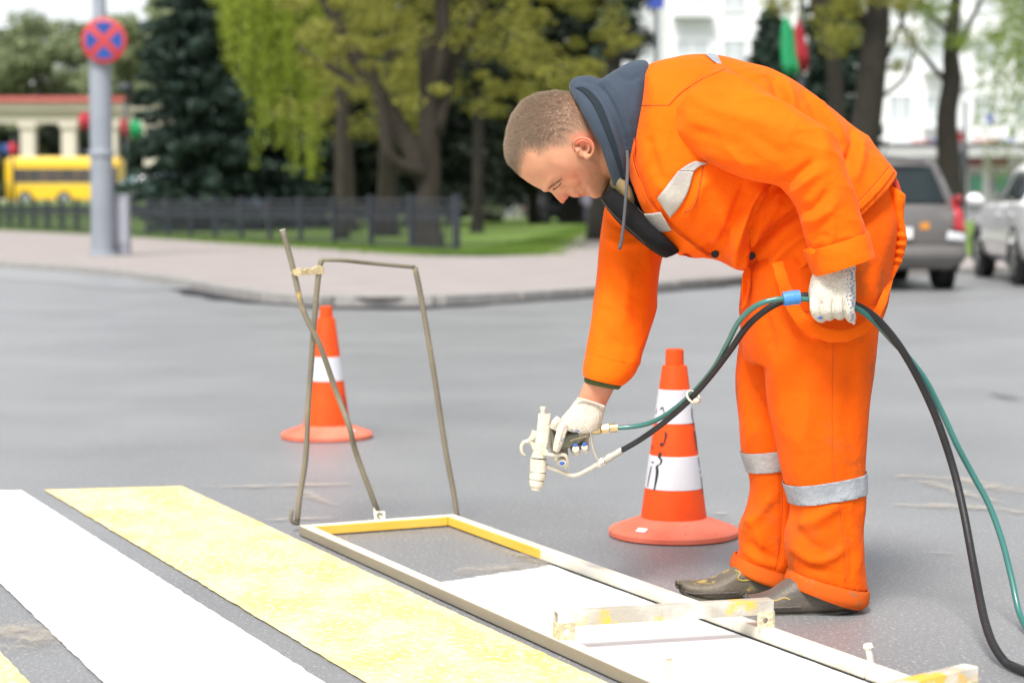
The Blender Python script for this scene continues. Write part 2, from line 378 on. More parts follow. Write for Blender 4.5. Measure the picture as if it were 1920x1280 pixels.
# worn traces of earlier paint
def trace(pts, w, z=.0065):
    w *= 2.4
    c = catmull([G(u, v) for u, v in pts], 30); T = np.gradient(c, axis=0); nn = np.column_stack([-T[:, 1], T[:, 0], 0*T[:, 0]]); nn /= np.linalg.norm(nn, axis=1)[:, None]
    co = np.concatenate([c-nn*w, c, c+nn*w]); co[:, 2] = z; q = [(i, i+1, 30+i+1, 30+i) for i in range(29)]+[(30+i, 31+i, 61+i, 60+i) for i in range(29)]
    o = np_mesh('paint_trace', co, q, M['trace']); ca = o.data.color_attributes.new('edge', 'FLOAT_COLOR', 'POINT')
    e = np.concatenate([np.zeros(30), np.sin(np.linspace(0.15, math.pi-.15, 30))**.4, np.zeros(30)]); ca.data.foreach_set('color', np.repeat(e[:, None], 4, 1).astype(np.float32).ravel())
    if o.data.polygons[0].normal.z < 0: o.data.flip_normals()
    o['kind'] = 'structure'; return o
for pts, w in [([(345,915),(480,914),(600,911),(690,910)], .05), ([(560,915),(590,935),(640,955)], .03), ([(480,976),(560,976),(640,972)], .035),
               ([(840,1076),(940,1070),(1060,1058)], .07), ([(930,1032),(1010,1052),(1050,1064)], .05), ([(1630,893),(1760,898),(1860,915),(2000,938)], .09),
               ([(1640,950),(1740,950),(1850,955),(2000,975)], .06), ([(1700,893),(1800,925),(1900,950)], .05), ([(1730,1038),(1790,1040)], .02),
               ([(1335,964),(1370,966)], .03), ([(0,1160),(40,1195),(90,1235)], .12), ([(-60,1216),(20,1217),(90,1218)], .03), ([(760,1140),(830,1160),(960,1235)], .03)]:
    trace(pts, w)
# darker repair patches and a hairline crack in the asphalt
M['patch_dark'] = tracemat('asphalt_repair', (.075,.076,.08), .22, 3)
def blot(u, v, rx, ry, seed=0):
    c = G(u, v); n_ = 26; pts = [(c[0], c[1], .003)]; r_ = np.random.default_rng(seed)
    for i in range(n_):
        a = 2*math.pi*i/n_; k = 1+.25*r_.normal(); pts.append((c[0]+rx*k*math.cos(a), c[1]+ry*k*math.sin(a), .003))
    o = np_mesh('asphalt_stain', pts, [(0, 1+i, 1+(i+1) % n_) for i in range(n_)], M['patch_dark']); ca = o.data.color_attributes.new('edge', 'FLOAT_COLOR', 'POINT')
    ca.data.foreach_set('color', np.repeat(np.r_[.85, np.zeros(n_)][:, None], 4, 1).astype(np.float32).ravel()); struct(o)
for i, a in enumerate([(1880,745,.22,.5)]): blot(*a, seed=i)
# ------------------------------------------------------------------ trees
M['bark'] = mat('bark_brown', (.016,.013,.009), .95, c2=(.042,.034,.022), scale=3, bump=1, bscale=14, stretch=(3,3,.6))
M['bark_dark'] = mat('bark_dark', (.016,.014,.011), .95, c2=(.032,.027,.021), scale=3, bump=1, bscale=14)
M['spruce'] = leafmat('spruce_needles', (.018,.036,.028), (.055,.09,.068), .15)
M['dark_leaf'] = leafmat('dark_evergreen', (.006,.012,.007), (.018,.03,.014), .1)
M['birch_leaf'] = leafmat('weeping_birch_leaves', (.19,.25,.022), (.42,.50,.08), .5)
M['maple_leaf'] = leafmat('young_maple_leaves', (.12,.12,.022), (.46,.46,.10), .5)
M['lime_leaf'] = leafmat('lime_leaves', (.14,.21,.03), (.30,.40,.09), .5)
M['hedge_leaf'] = leafmat('hazy_park_leaves', (.16,.20,.10), (.32,.37,.20), .4)  # leaf colour lightened to stand in for the haze of distance
def leaves(c, size, n_dir=None, droop=0):
    """c: (n,3) centres -> quads of random direction"""
    n = len(c); a = rng.normal(size=(n, 3)); a /= np.linalg.norm(a, axis=1)[:, None]; b = rng.normal(size=(n, 3)); b -= (a*b).sum(1)[:, None]*a; b /= np.linalg.norm(b, axis=1)[:, None]
    if droop: a[:, 2] -= droop; a /= np.linalg.norm(a, axis=1)[:, None]
    s = size*rng.uniform(.6, 1.3, (n, 1)); return np.stack([c-a*s, c-b*s*.5, c+a*s, c+b*s*.5], 1).reshape(-1, 3)
def blob(c, r, n, hollow=.55):
    d = rng.normal(size=(n, 3)); d /= np.linalg.norm(d, axis=1)[:, None]; return np.asarray(c)+d*np.asarray(r)*(hollow+(1-hollow)*rng.uniform(0, 1, (n, 1))**.6)
def crown(co, m, parent, size, droop=0):
    q = leaves(co, size, droop=droop); return np_mesh('crown', q, np.arange(len(q)).reshape(-1, 4), m, parent)
def limbs(paths, m, parent, name='trunk'):
    b = MB()
    for pts, r in paths: b.tube(pts, r, 9, n=max(6, 4*len(pts)))
    return b.build(name, m, parent, smooth=True)
def leafy(base, h, r, m, lm, label, n=14000, size=.09, low=.35, clumps=26, trunk_r=.25, group='park trees', cat='tree', name='leafy_tree', zc=None, lean=0, extra=(), squash=1):
    x, y, z = base; t = thing(name, label, cat, group, (x, y, z)); paths = [([(0,0,-.1),(lean*.3,0,h*.3),(lean,0,h*.62)], [trunk_r*1.25, trunk_r, trunk_r*.5])]
    pts = []
    for k in range(clumps):
        a = rng.uniform(0, 2*math.pi); zz = rng.uniform(low, 1)*h; rr = r*math.sqrt(max(.05, 1-((zz/h-.62)/.45)**2))*rng.uniform(.35, 1)
        c = np.array([math.cos(a)*rr+lean, math.sin(a)*rr, zz]); cr = r*rng.uniform(.2, .38); pts.append(blob(c, (cr, cr, cr*.7*squash), n//clumps, .3))
        s = .25+.5*rng.uniform(); paths.append(([(lean*s*.6, 0, h*.62*s), (c[0]*.5, c[1]*.5, h*.62*s+(zz-h*.62*s)*.6), tuple(c)], [trunk_r*.35, trunk_r*.2, .02]))
    paths += list(extra); limbs(paths, m, t); crown(np.vstack(pts), lm, t, size); return t
def spruce(base, h, r, lm, label, n=24, name='spruce_tree', group='dark spruces in the park', size=.13, dens=1.0, low=.04):
    x, y, z = base; t = thing(name, label, 'tree', group, (x, y, z)); limbs([([(0,0,-.1),(0,0,h*.5),(0,0,h)], [.24, .15, .03])], M['bark_dark'], t); pts = []
    for k in range(n):
        f = low+(1-low)*k/n; zz = f*h; L = r*(1-f)**.75+.15; nb = int(9+7*(1-f)); off = rng.uniform(0, 6)
        for j in range(nb):
            a = off+2*math.pi*j/nb+rng.normal(0, .12); l = L*rng.uniform(.6, 1.2); off_z = rng.normal(0, .22); m_ = int(110*l/r*dens)+14; s = rng.uniform(0, 1, m_)**.7
            px = s*l; wid = .22*l*(1-s)+.06; q = rng.normal(0, 1, m_)*wid*.5
            pz = zz+off_z+.12*l*s-.42*l*s**1.6+.12*l*s**4-np.abs(rng.normal(0, .24, m_))*(1.15-s)
            pts.append(np.column_stack([math.cos(a)*px-math.sin(a)*q, math.sin(a)*px+math.cos(a)*q, pz]))
    crown(np.vstack(pts), lm, t, size, .5); return t
def weeping(base, h, r, m, lm, label, strands=420, per=30, size=.05, name='weeping_tree', length=(1.5,4.5), cen=(0,0), trunk_r=.22, group=None, arc=(0, 2*math.pi), extra=()):
    x, y, z = base; t = thing(name, label, 'tree', group, (x, y, z)); paths = [([(0,0,-.1),(cen[0]*.3,cen[1]*.3,h*.4),(cen[0],cen[1],h*.85)], [trunk_r*1.2, trunk_r, trunk_r*.4])]; pts = []
    for k in range(9):
        a = rng.uniform(0, 6.28); e = (cen[0]+math.cos(a)*r*.7, cen[1]+math.sin(a)*r*.7, h*rng.uniform(.8, 1)); paths.append(([(cen[0]*.5,cen[1]*.5,h*.5), (cen[0]+math.cos(a)*r*.3, cen[1]+math.sin(a)*r*.3, h*.85), e], [trunk_r*.4, .07, .03]))
    for k in range(strands):
        a = rng.uniform(*arc); rr = r*math.sqrt(rng.uniform(.02, 1)); top = h*(1-.35*(rr/r)**2)*rng.uniform(.75, 1); L = rng.uniform(*length); s = rng.uniform(0, 1, per)
        sx, sy = rng.normal(0, .15, 2); px = cen[0]+math.cos(a)*rr+sx*s+rng.normal(0, .05, per); py = cen[1]+math.sin(a)*rr+sy*s+rng.normal(0, .05, per)
        pts.append(np.column_stack([px, py, np.maximum(top-L*s, .6)]))
    pts = np.vstack(pts); paths += list(extra); limbs(paths, m, t); crown(pts, lm, t, size, .8); return t
def hz(x, y): return .10+1.05*float(ss((y-66)/45)*ss((-x-3)/14))
# big maple behind the fence end, forked low
b = G(803, 462, .13); Ya = b[1]; k = lambda u, v, dy=0: tuple(P(u, v, Ya+dy)-b)
ex = [([k(800,340), k(762,262,.2), k(706,170,.3), k(640,60,.4), k(585,-40,.5)], [.21,.19,.16,.12,.08]),
      ([k(706,170,.3), k(660,150,.5), k(560,90,1)], [.12,.08,.04]), ([k(812,250), k(850,120,.6), k(905,0,1), k(960,-120,1.4)], [.2,.13,.09,.05]),
      ([k(806,330), k(735,300,-.5), k(722,240,-.6), k(700,120,-.8)], [.15,.12,.1,.05]), ([k(800,200), k(830,80), k(824,-80)], [.17,.15,.12])]
def canopy(base, m, lm, label, box, clumps, n, size, ex, trunk, name, holes=(), group='park trees', rad=(.35,.75)):
    """tree whose clumps of leaves fill the given pixel box at the tree's own distance, and go on upwards out of the frame"""
    t = thing(name, label, 'tree', group, tuple(base)); limbs([trunk]+list(ex), m, t); pts = []
    for i in range(clumps):
        u, v, dy = rng.uniform(*box[0]), rng.uniform(*box[1]), rng.uniform(*box[2])
        if any((u-hu)**2/(hr**2)+(v-hv)**2/(hr**2) < 1 for hu, hv, hr in holes): continue
        c = P(u, v, base[1]+dy)-np.array(base); r = rng.uniform(*rad); pts.append(blob(c, (r, r, r*.6), n//clumps, .1))
    crown(np.vstack(pts), lm, t, size); return t
canopy(b, M['bark'], M['maple_leaf'], 'big spreading maple forked low behind the last fence panel', ((520,1200),(-520,210),(-1.5,4.5)), 420, 62000, .046, ex,
       ([(0,0,-.1), k(800,400), k(806,330), k(803,200), k(800,60)], [.36,.24,.22,.18,.15]), 'maple_tree', group='maple trees with young leaves', holes=[(1010,330,90),(900,320,60)], rad=(.18,.5))
b2 = np.array([-3.3, 52, .13]); k2 = lambda u, v, dy=0: tuple(P(u, v, 52+dy)-b2)
canopy(b2, M['bark'], M['maple_leaf'], 'slimmer maple standing left of the big forked maple', ((580,800),(-400,260),(-2,3)), 130, 20000, .052, [([k2(728,300), k2(700,150), k2(640,20)], [.2,.15,.1])],
       ([(0,0,-.1), k2(727,350), k2(730,240), k2(740,60)], [.36,.27,.24,.18]), 'maple_tree', group='maple trees with young leaves')
b3 = np.array([-4.9, 60, .13]); k3 = lambda u, v, dy=0: tuple(P(u, v, 60+dy)-b3)
canopy(b3, M['bark'], M['maple_leaf'], 'thin trunked maple right behind the weeping birch', ((560,720),(-300,200),(-2,3)), 60, 9000, .06, [], ([(0,0,-.1), k3(652,350), k3(650,240), k3(655,60)], [.3,.23,.2,.15]), 'maple_tree', group='maple trees with young leaves')
# weeping birch: hanging tresses of fine leaves
def tresses(base, rows, label, lm, m, path, rads, per=34, size=.05, sig=.16, v_top=-260):
    t = thing('birch_tree', label, 'tree', 'weeping birches behind the fence', tuple(base)); Y = base[1]; ex = []; pts = []
    for u, vb, n, dy in rows:
        c = P(u, vb, Y+dy)-np.array(base); top = P(u, v_top, Y+dy)[2]-base[2]
        ex.append(([path[-1], tuple((np.array(path[-1])+[c[0], c[1], top])/2+[0,0,.8]), (c[0], c[1], top)], [.06, .04, .02]))
        for k in range(n):
            x0, y0 = rng.normal(0, sig, 2); L0 = c[2]+abs(rng.normal(0, .35)); t_ = top-rng.uniform(0, 1)*(top-L0)*.8; s_ = rng.uniform(0, 1, per)**.9
            pts.append(np.column_stack([c[0]+x0*(1-.4*s_)+rng.normal(0, .03, per), c[1]+y0+rng.normal(0, .03, per), t_+(L0-t_)*s_]))
    limbs([(path, rads)]+ex, m, t); crown(np.vstack(pts), lm, t, size, .8); return t
bb = np.array([P(640,395,47)[0], 47, .13]); rb_ = lambda u, v: tuple(P(u, v, 47)-bb)
tresses(bb, [(425,95,26,.5),(440,150,26,0),(462,190,30,-.3),(470,120,30,.4),(488,240,34,.2),(500,290,20,-.3),(512,200,40,.3),(530,285,34,0),(545,180,46,-.2),(556,335,20,.1),(566,250,34,.3),(585,345,30,-.1),(592,215,34,.2),(604,130,30,0),(540,110,40,.6),(480,330,9,.3),(618,80,22,-.2),(500,90,40,.2)],
        'bright yellow green weeping birch hanging over the fence', M['birch_leaf'], M['bark'], [(0,0,-.1), rb_(640,300), rb_(632,100), rb_(560,-200)], [.2,.16,.13,.07])
b6 = np.array([P(395,395,69)[0], 69, .13])
tresses(b6, [(405,20,20,-10),(425,60,20,-10),(450,40,24,-9),(470,20,24,-9),(440,10,24,-8)], 'paler birch crown showing above the dark spruce', M['birch_leaf'], M['bark'], [(0,0,-.1),(0,0,4),(.2,0,9)], [.16,.12,.06])
# dark spruces: the big one, then the wood behind
spruce(P(372,395,62)*[1,1,0]+[0,0,.13], 14, 2.35, M['spruce'], 'big blue green spruce behind the fence left of the birch', 30, size=.15, dens=1.3)
spruce(P(490,395,70)*[1,1,0]+[0,0,.2], 14, 3.0, M['spruce'], 'blue green spruce half hidden by the weeping birch', 26, size=.16)
sp = [(600,76,16,3.4,'dark spruce seen behind the weeping birch trunk'),(700,80,17,3.6,'dark spruce between the two maple trunks'),(790,74,16,3.4,'dark spruce right behind the forked maple'),
      (1000,84,17,3.6,'dark spruce behind the bending worker\'s head'),(1095,90,18,3.6,'dark spruce above the worker\'s hood'),(560,92,18,3.8,'distant dark spruce filling the gap by the birch'),(845,94,19,4.0,'tall dark spruce deep in the park centre'),(935,100,18,3.8,'tall dark spruce left of the worker\'s forehead')]
for u, y, h_, r_, lb in sp:
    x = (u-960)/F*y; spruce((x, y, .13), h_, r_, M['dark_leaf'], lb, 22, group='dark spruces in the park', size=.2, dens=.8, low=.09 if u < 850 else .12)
# tree with bare straight trunk on the lawn
b4 = G(895, 434, .13); k4 = lambda u, v, dy=0: tuple(P(u, v, b4[1]+dy)-b4)
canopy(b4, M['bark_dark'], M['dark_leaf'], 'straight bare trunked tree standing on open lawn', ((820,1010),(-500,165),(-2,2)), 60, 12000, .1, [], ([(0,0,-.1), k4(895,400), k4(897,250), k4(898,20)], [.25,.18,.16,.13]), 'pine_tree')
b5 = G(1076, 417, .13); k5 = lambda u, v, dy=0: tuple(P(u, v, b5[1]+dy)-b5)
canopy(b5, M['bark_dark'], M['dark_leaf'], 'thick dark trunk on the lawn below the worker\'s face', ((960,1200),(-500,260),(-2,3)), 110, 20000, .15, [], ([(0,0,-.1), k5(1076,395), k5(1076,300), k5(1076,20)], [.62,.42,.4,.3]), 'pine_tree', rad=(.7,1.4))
# light crown hanging near the hood, left of the white block
canopy(np.array([2.0,46,.13]), M['bark_dark'], M['spruce'], 'spruce with wide open boughs against the white block', ((1120,1215),(-500,120),(-2,2)), 22, 7000, .08,
       [([tuple(P(1150,a,46)-[2.0,46,.13]), tuple(P(1190,a+25,46)-[2.0,46,.13]), tuple(P(1222,a+20,46)-[2.0,46,.13])], [.05,.03,.01]) for a in (-10,40,80)], ([(0,0,-.1),(.3,0,3),(.4,0,9)], [.3,.25,.12]), 'spruce_tree', rad=(.2,.45))
# right hand trees behind the worker
def rtree(u, v0, Y, path, rads, ex, label, lm, box, clumps, n, size, rad=(.3,.6), bark='bark_dark'):
    base = np.array([P(u, 400, Y)[0], Y, .13]); kk = lambda a: tuple(P(a[0], a[1], Y+(a[2] if len(a) > 2 else 0))-base)
    return canopy(base, M[bark], lm, label, box, clumps, n, size, [([kk(a) for a in p], r) for p, r in ex], ([(0,0,-.1)]+[kk(a) for a in path], rads), 'lime_tree', group='street trees by the white block', rad=rad, holes=[(1490,85,62)])
rtree(1612, 0, 44, [(1615,300),(1628,200),(1640,90),(1650,-20),(1655,-150)], [.4,.36,.33,.3,.24,.18], [([(1640,60),(1600,10),(1560,-60)], [.15,.12,.08]), ([(1632,170),(1665,100),(1700,20)], [.08,.06,.04]), ([(1630,200),(1700,140),(1715,60)],[.05,.04,.02])],
      'thick dark street tree rising right behind the worker\'s back', M['maple_leaf'], ((1450,1730),(-400,130),(-2,3)), 85, 11000, .05)
rtree(1575, 0, 52, [(1570,300),(1566,150),(1550,60),(1540,-60)], [.28,.24,.22,.2,.14], [([(1566,120),(1530,30),(1510,-60)], [.12,.09,.05])],
      'slimmer dark tree beside the flags above the worker', M['maple_leaf'], ((1420,1620),(-300,90),(-2,3)), 46, 7000, .05)
rtree(1782, 0, 46, [(1778,300),(1775,220),(1785,150),(1783,80),(1800,-60)], [.34,.27,.24,.22,.17,.1], [([(1772,150),(1740,115),(1700,60),(1680,10)], [.07,.06,.04,.03]), ([(1783,110),(1810,60),(1850,-20)], [.1,.07,.04]), ([(1776,60),(1740,20),(1715,-30)],[.05,.04,.03]), ([(1790,175),(1850,155),(1900,150)],[.02,.015,.01])],
      'slender street tree with fresh leaves between the two parked cars', M['lime_leaf'], ((1690,1980),(-400,100),(-2,2.5)), 110, 17000, .045)
weeping(np.array([P(1900,390,40)[0]+1.2, 40, .13]), 6.5, 1.4, M['bark_dark'], M['lime_leaf'], 'pale green drooping tree over the white car', 420, 26, .045, 'birch_tree', (1,3.6), (-.6,0))
# spruce behind the worker's back, dark
spruce((P(1440,390,66)[0], 66, .13), 7.4, 2.1, M['spruce'], 'small dark spruce standing before the white block', 30, size=.12, dens=1.5)
spruce((P(1560,390,72)[0], 72, .13), 13.0, 2.1, M['spruce'], 'narrow dark spruce behind the flags', 34, size=.15, dens=1.5)
# wooded park rising above the colonnade
for i, (u, v, y, r_) in enumerate([(-30,95,165,6),(40,75,170,6),(95,115,160,5),(150,90,172,6.5),(225,75,168,6),(290,60,160,6),(340,20,170,8),(420,10,172,8),(520,-10,170,9)]):
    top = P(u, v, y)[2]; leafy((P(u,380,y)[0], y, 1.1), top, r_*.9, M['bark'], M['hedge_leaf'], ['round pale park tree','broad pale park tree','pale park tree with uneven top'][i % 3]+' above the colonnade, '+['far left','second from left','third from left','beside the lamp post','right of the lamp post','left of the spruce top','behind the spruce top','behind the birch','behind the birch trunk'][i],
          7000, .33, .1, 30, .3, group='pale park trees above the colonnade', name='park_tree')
for i, u in enumerate(range(-20, 400, 60)):
    y = 150; leafy((P(u,380,y)[0], y+6, 1.1), 6.2, 3.0, M['bark'], M['dark_leaf'], 'dark shrubbery seen through opening %s of the colonnade' % ['far left','second','third','fourth','fifth','sixth','seventh'][i], 3000, .3, .02, 16, .2, group='dark shrubs behind the colonnade', name='shrub', cat='shrub')

# woods closing the view on both sides
wd = []
for (xa_, xb_, y_, h_) in ((-190,-48,196,15), (56,190,150,14)):
    for k in range(70):
        x = rng.uniform(xa_, xb_); hh_ = h_*rng.uniform(.6, 1.05); r = rng.uniform(3, 6); wd.append(blob((x, y_+rng.uniform(-6, 6), hh_*.5), (r, r, hh_*.5), 330, .5))
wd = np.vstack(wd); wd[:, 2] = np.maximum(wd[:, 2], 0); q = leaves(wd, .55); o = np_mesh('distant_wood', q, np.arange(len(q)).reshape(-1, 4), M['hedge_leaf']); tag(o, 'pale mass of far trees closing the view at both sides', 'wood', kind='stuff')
# ------------------------------------------------------------------ colonnade with red roof edge
M['cream'] = mat('cream_plaster', (.56,.51,.44), .9, c2=(.62,.57,.49), scale=.5)
M['redroof'] = mat('red_roof_edge', (.36,.06,.055), .8, c2=(.46,.14,.13), scale=.4)
M['shade'] = mat('grey_plaster', (.05,.05,.045), .9, c2=(.09,.085,.07), scale=.6)
Yb = 132.0; pm = F/Yb; bx = lambda u: (u-960)/pm; z0 = 1.0; zv = lambda v: P(960, v, Yb)[2]
col = thing('colonnade', 'cream colonnade with red roof edge behind the yellow bus', 'building')
for i in range(-7, 9):
    c = 58.5+76.5*i
    MB().box((bx(c), Yb, (z0+zv(232))/2), (.95, .9, zv(232)-z0)).build('pillar', M['cream'], col, bevel=.05)
    MB().box((bx(c), Yb-.05, zv(236)), (1.2, 1.1, .3)).build('capital', M['cream'], col)
x0, x1 = bx(-520), bx(700)
MB().box(((x0+x1)/2, Yb+.1, zv(221)), (x1-x0, 1.3, zv(210)-zv(231.5))).build('frieze', M['cream'], col)
MB().box(((x0+x1)/2, Yb, zv(201)), (x1-x0, 2.0, zv(194)-zv(208))).build('cornice', M['cream'], col)
MB().box(((x0+x1)/2, Yb+.4, zv(188)), (x1-x0+.6, 3.4, zv(183)-zv(193.5))).build('roof_edge', M['redroof'], col)
MB().box(((x0+x1)/2, Yb+5, 1.05), (x1-x0, 10, .5)).build('floor', M['cream'], col)
# ------------------------------------------------------------------ white apartment block with shops
M['white_wall'] = mat('white_render', (.74,.76,.78), .85, c2=(.79,.80,.81), scale=.3)
M['pale_glass'] = mat('pale_window', (.40,.44,.46), .15, c2=(.55,.58,.60), scale=.4, spec=.8)
M['shop_glass'] = mat('shop_window', (.22,.25,.25), .15, c2=(.40,.42,.40), scale=.9, spec=.8)
M['stone_band'] = mat('grey_band', (.42,.43,.43), .8)
Yw = 112.0; pw = F/Yw; wx = lambda u: (u-960)/pw; wz = lambda v: P(960, v, Yw)[2]
blk = thing('apartment_block', 'white apartment block with shops on the ground floor', 'building')
xa, xb = wx(1246), wx(2700)
MB().box(((xa+xb)/2, Yw+7, (wz(268)+24)/2), (xb-xa, 14, 24-wz(268))).build('wall', M['white_wall'], blk)
MB().box(((xa+xb)/2, Yw+7.6, wz(268)/2-.02), (xb-xa-.4, 12.8, wz(268)-.04)).build('ground_floor', M['white_wall'], blk)
MB().box((wx(1225), Yw+9, 12), (wx(1246)-wx(1203), 10, 24)).build('side_wing', mat('grey_render', (.50,.52,.53), .9), blk)
MB().box(((xa+xb)/2, Yw-.5, wz(287)), (xb-xa, 2.4, .5)).build('canopy', M['stone_band'], blk)
wm = {}
def window(x, z, w, h, gm='pale_glass', mull=1):
    key = (w, h, gm)
    if key not in wm:
        f = MB(); t = .09
        for s in (-1, 1): f.box((s*w/2, 0, 0), (t, .12, h+t)); f.box((0, 0, s*h/2), (w-t, .12, t))
        for j in range(mull): f.box((w*((j+1)/(mull+1)-.5), 0, 0), (t*.7, .1, h-t))
        wm[key] = (f.mesh('window'), MB().box((0, .03, 0), (w-.02, .03, h-.02)).mesh('pane'))
        wm[key][0].materials.append(M['white_wall']); wm[key][1].materials.append(M[gm])
    o = bpy.data.objects.new('window', wm[key][0]); COL.objects.link(o); o.parent = blk; o.location = (x, Yw-.05 if z > 4 else Yw+1.15, z)
    p = bpy.data.objects.new('pane', wm[key][1]); COL.objects.link(p); p.parent = o
for fl in range(6):
    z = wz(268)+1.9+fl*3.1
    for j in range(18):
        x = xa+1.5+j*2.35
        window(x, z, 1.35 if j % 3 else 1.9, 1.5)
        if j % 3 == 0:
            rl = MB(); rl.box((x, Yw-.45, z-1.05), (2.2, .9, .12)); rl.box((x, Yw-.88, z-.2), (2.2, .05, .06))
            for q in range(8): rl.box((x-1.05+q*.3, Yw-.88, z-.6), (.05, .04, .8))
            rl.build('balcony', M['white_wall'], blk)
for j in range(8): window(wx(1680)+j*2.1, 1.75, 1.8, 2.6, 'shop_glass', 1)
M['sign_red'] = mat('sign_red', (.55,.03,.04), .5); M['sign_blue'] = mat('sign_blue', (.04,.08,.42), .5); M['sign_green'] = mat('poster_green', (.10,.36,.22), .6)
def scrawl(u0, u1, v, m, hpx=8):
    b_ = MB(); u = u0
    while u < u1:
        w = rng.uniform(2.5, 5); hh = hpx*rng.uniform(.7, 1.1)
        b_.box((wx(u+w/2), Yw-.10, wz(v)), (w*.32/pw, .1, hh/pw)); b_.box((wx(u+w*.7), Yw-.10, wz(v-hh*.3)), (w*.5/pw, .095, hh*.28/pw)); u += w+1.6
    return b_.build('sign_lettering', m, blk)
for a in [(1704,1740,265,'sign_red'),(1741,1753,265,'sign_blue'),(1820,1868,264,'sign_red'),(1870,1896,264,'sign_blue')]: scrawl(a[0], a[1], a[2], M[a[3]], 9 if a[3] == 'sign_blue' else 7)
MB().box((wx(1796), Yw-.12, wz(257)), (11/pw, .12, 15/pw)).build('sign_board', M['sign_red'], blk)
MB().box((wx(1850), Yw-.12, wz(222)), (9/pw, .12, 14/pw)).build('sign_board', M['sign_blue'], blk)
for u in (1837, 1885): MB().box((wx(u), Yw+1.05, wz(344)), (22/pw, .04, 30/pw)).build('window_poster', M['sign_green'], blk)
for u in (1832, 1880): MB().box((wx(u), Yw+1.05, wz(302)), (30/pw, .04, 20/pw)).build('window_poster', mat('poster_dull_red', (.30,.13,.13), .6), blk)
# ------------------------------------------------------------------ flags, lamp posts, poles
M['green_cloth'] = mat('green_flag', (.012,.26,.10), .8, c2=(.02,.32,.13), scale=2); M['red_cloth'] = mat('red_flag', (.34,.014,.03), .8, c2=(.42,.03,.05), scale=2)
M['blue_cloth'] = mat('blue_flag', (.02,.08,.26), .7); M['pole_grey'] = mat('painted_steel', (.21,.235,.265), .5, c2=(.26,.285,.32), scale=2, bump=.15, bscale=30)
M['dark_metal'] = mat('dark_metal', (.03,.035,.045), .55, c2=(.05,.055,.065), scale=12)
def flag(parent, pts, m, Y):
    """hanging cloth: rows of (u_left, u_right, v)"""
    g = []
    for i, (a, b_, v) in enumerate(pts):
        for j in range(7): g.append(P(a+(b_-a)*j/6, v, Y+.10*math.sin(j*1.7+i*.4)))
    n_ = len(pts); fs = [(i*7+j, i*7+j+1, (i+1)*7+j+1, (i+1)*7+j) for i in range(n_-1) for j in range(6)]
    o = MB().add(g, fs).build('flag_cloth', m, parent, smooth=True); s = o.modifiers.new('s', 'SOLIDIFY'); s.thickness = .01; return o
def pole(name, label, u, vtop, Y, r, cat='pole', z=.12, group=None):
    t = thing(name, label, cat, group); p = P(u, vtop, Y); MB().tube([(p[0], Y, z-.05), (p[0], Y, p[2])], r, 12).build('pole', M['dark_metal'], t, smooth=True); return t
t = pole('flag_pole', 'lamp post hung with a green and a red flag above the worker', 1503, -10, 58, .09, 'flag pole')
flag(t, [(1470,1478,32),(1464,1490,60),(1464,1496,95),(1465,1500,120),(1470,1498,140)], M['green_cloth'], 57.9)
flag(t, [(1494,1499,36),(1489,1508,65),(1492,1515,100),(1500,1516,135)], M['red_cloth'], 57.75)
t = pole('flag_pole', 'thin lamp post with red and green flags left of the spruce', 236, 172, 90, .09, 'flag pole', hz(-17,90))
MB().lathe([(.02,.5),(.35,.42),(.3,.1),(.1,0)], tuple(P(236,176,90)), 16).build('lamp_head', M['dark_metal'], t, smooth=True)
flag(t, [(226,238,222),(225,240,240),(230,242,256)], M['red_cloth'], 89.9); flag(t, [(246,262,225),(243,266,240),(245,264,258)], M['green_cloth'], 89.9)
MB().tube([P(228,222,89.9), P(264,224,89.9)], .03, 6).build('crossbar', M['dark_metal'], t)
t = pole('flag_pole', 'post with red flag half hidden by the lamp post', 178, 205, 95, .07, 'flag pole', hz(-20,95)); flag(t, [(150,176,212),(146,177,226),(152,176,244)], M['red_cloth'], 94.9)
t = pole('flag_pole', 'post with blue and red flag above the bus roof', 24, 258, 100, .06, 'flag pole', hz(-25,100)); flag(t, [(3,14,270),(2,15,282),(5,15,292)], M['blue_cloth'], 99.9); flag(t, [(16,30,268),(15,32,282),(20,33,294)], M['red_cloth'], 99.8)
t = pole('street_lamp', 'green lamp post in front of the shops', 1810, 190, 100, .1, 'street lamp', 0.1)
MB().box(tuple(P(1807,300,99.8)), (.35,.3,1.1)).build('control_box', M['dark_metal'], t)
t = pole('street_sign', 'blue street sign high on a post beside the white block', 1231, -30, 50, .05, 'street sign'); MB().box(tuple(P(1229,2,49.9)), (.42,.05,.36)).build('sign_board', M['sign_blue'], t)
# main lamp post with no-stopping sign, on the pavement
b = G(193, 479, .08); Yp = b[1]; px = b[0]
lp = thing('lamp_post', 'thick grey lamp post carrying the round sign', 'lamp post', None, (px, Yp, .08))
zt = lambda v: P(193, v, Yp)[2]-.08
MB().lathe([(.19,-.05),(.185,.4),(.183,zt(285)),(.18,zt(60)),(.14,zt(40)),(.11,zt(30)),(.105,zt(-60)),(.09,8.5)], seg=40).build('post', M['pole_grey'], lp, smooth='auto')
MB().lathe([(.205,zt(293)),(.21,zt(291)),(.21,zt(284)),(.195,zt(281))], seg=40).build('clamp_band', M['pole_grey'], lp, smooth='auto')
MB().box((-.23, -.06, zt(284)), (.12, .05, .05)).build('clamp_bolt', M['dark_metal'], lp)
MB().lathe([(.24,-.05),(.24,.04),(.2,.06)], seg=40).build('base_plate', M['pole_grey'], lp)
cb = tag(MB().box((px+.26, Yp+.28, .08+.5), (.26, .22, 1.0)).build('utility_cabinet', mat('cabinet_grey', (.25,.26,.30), .6), bevel=.015), 'narrow grey cabinet standing against the lamp post', 'cabinet')
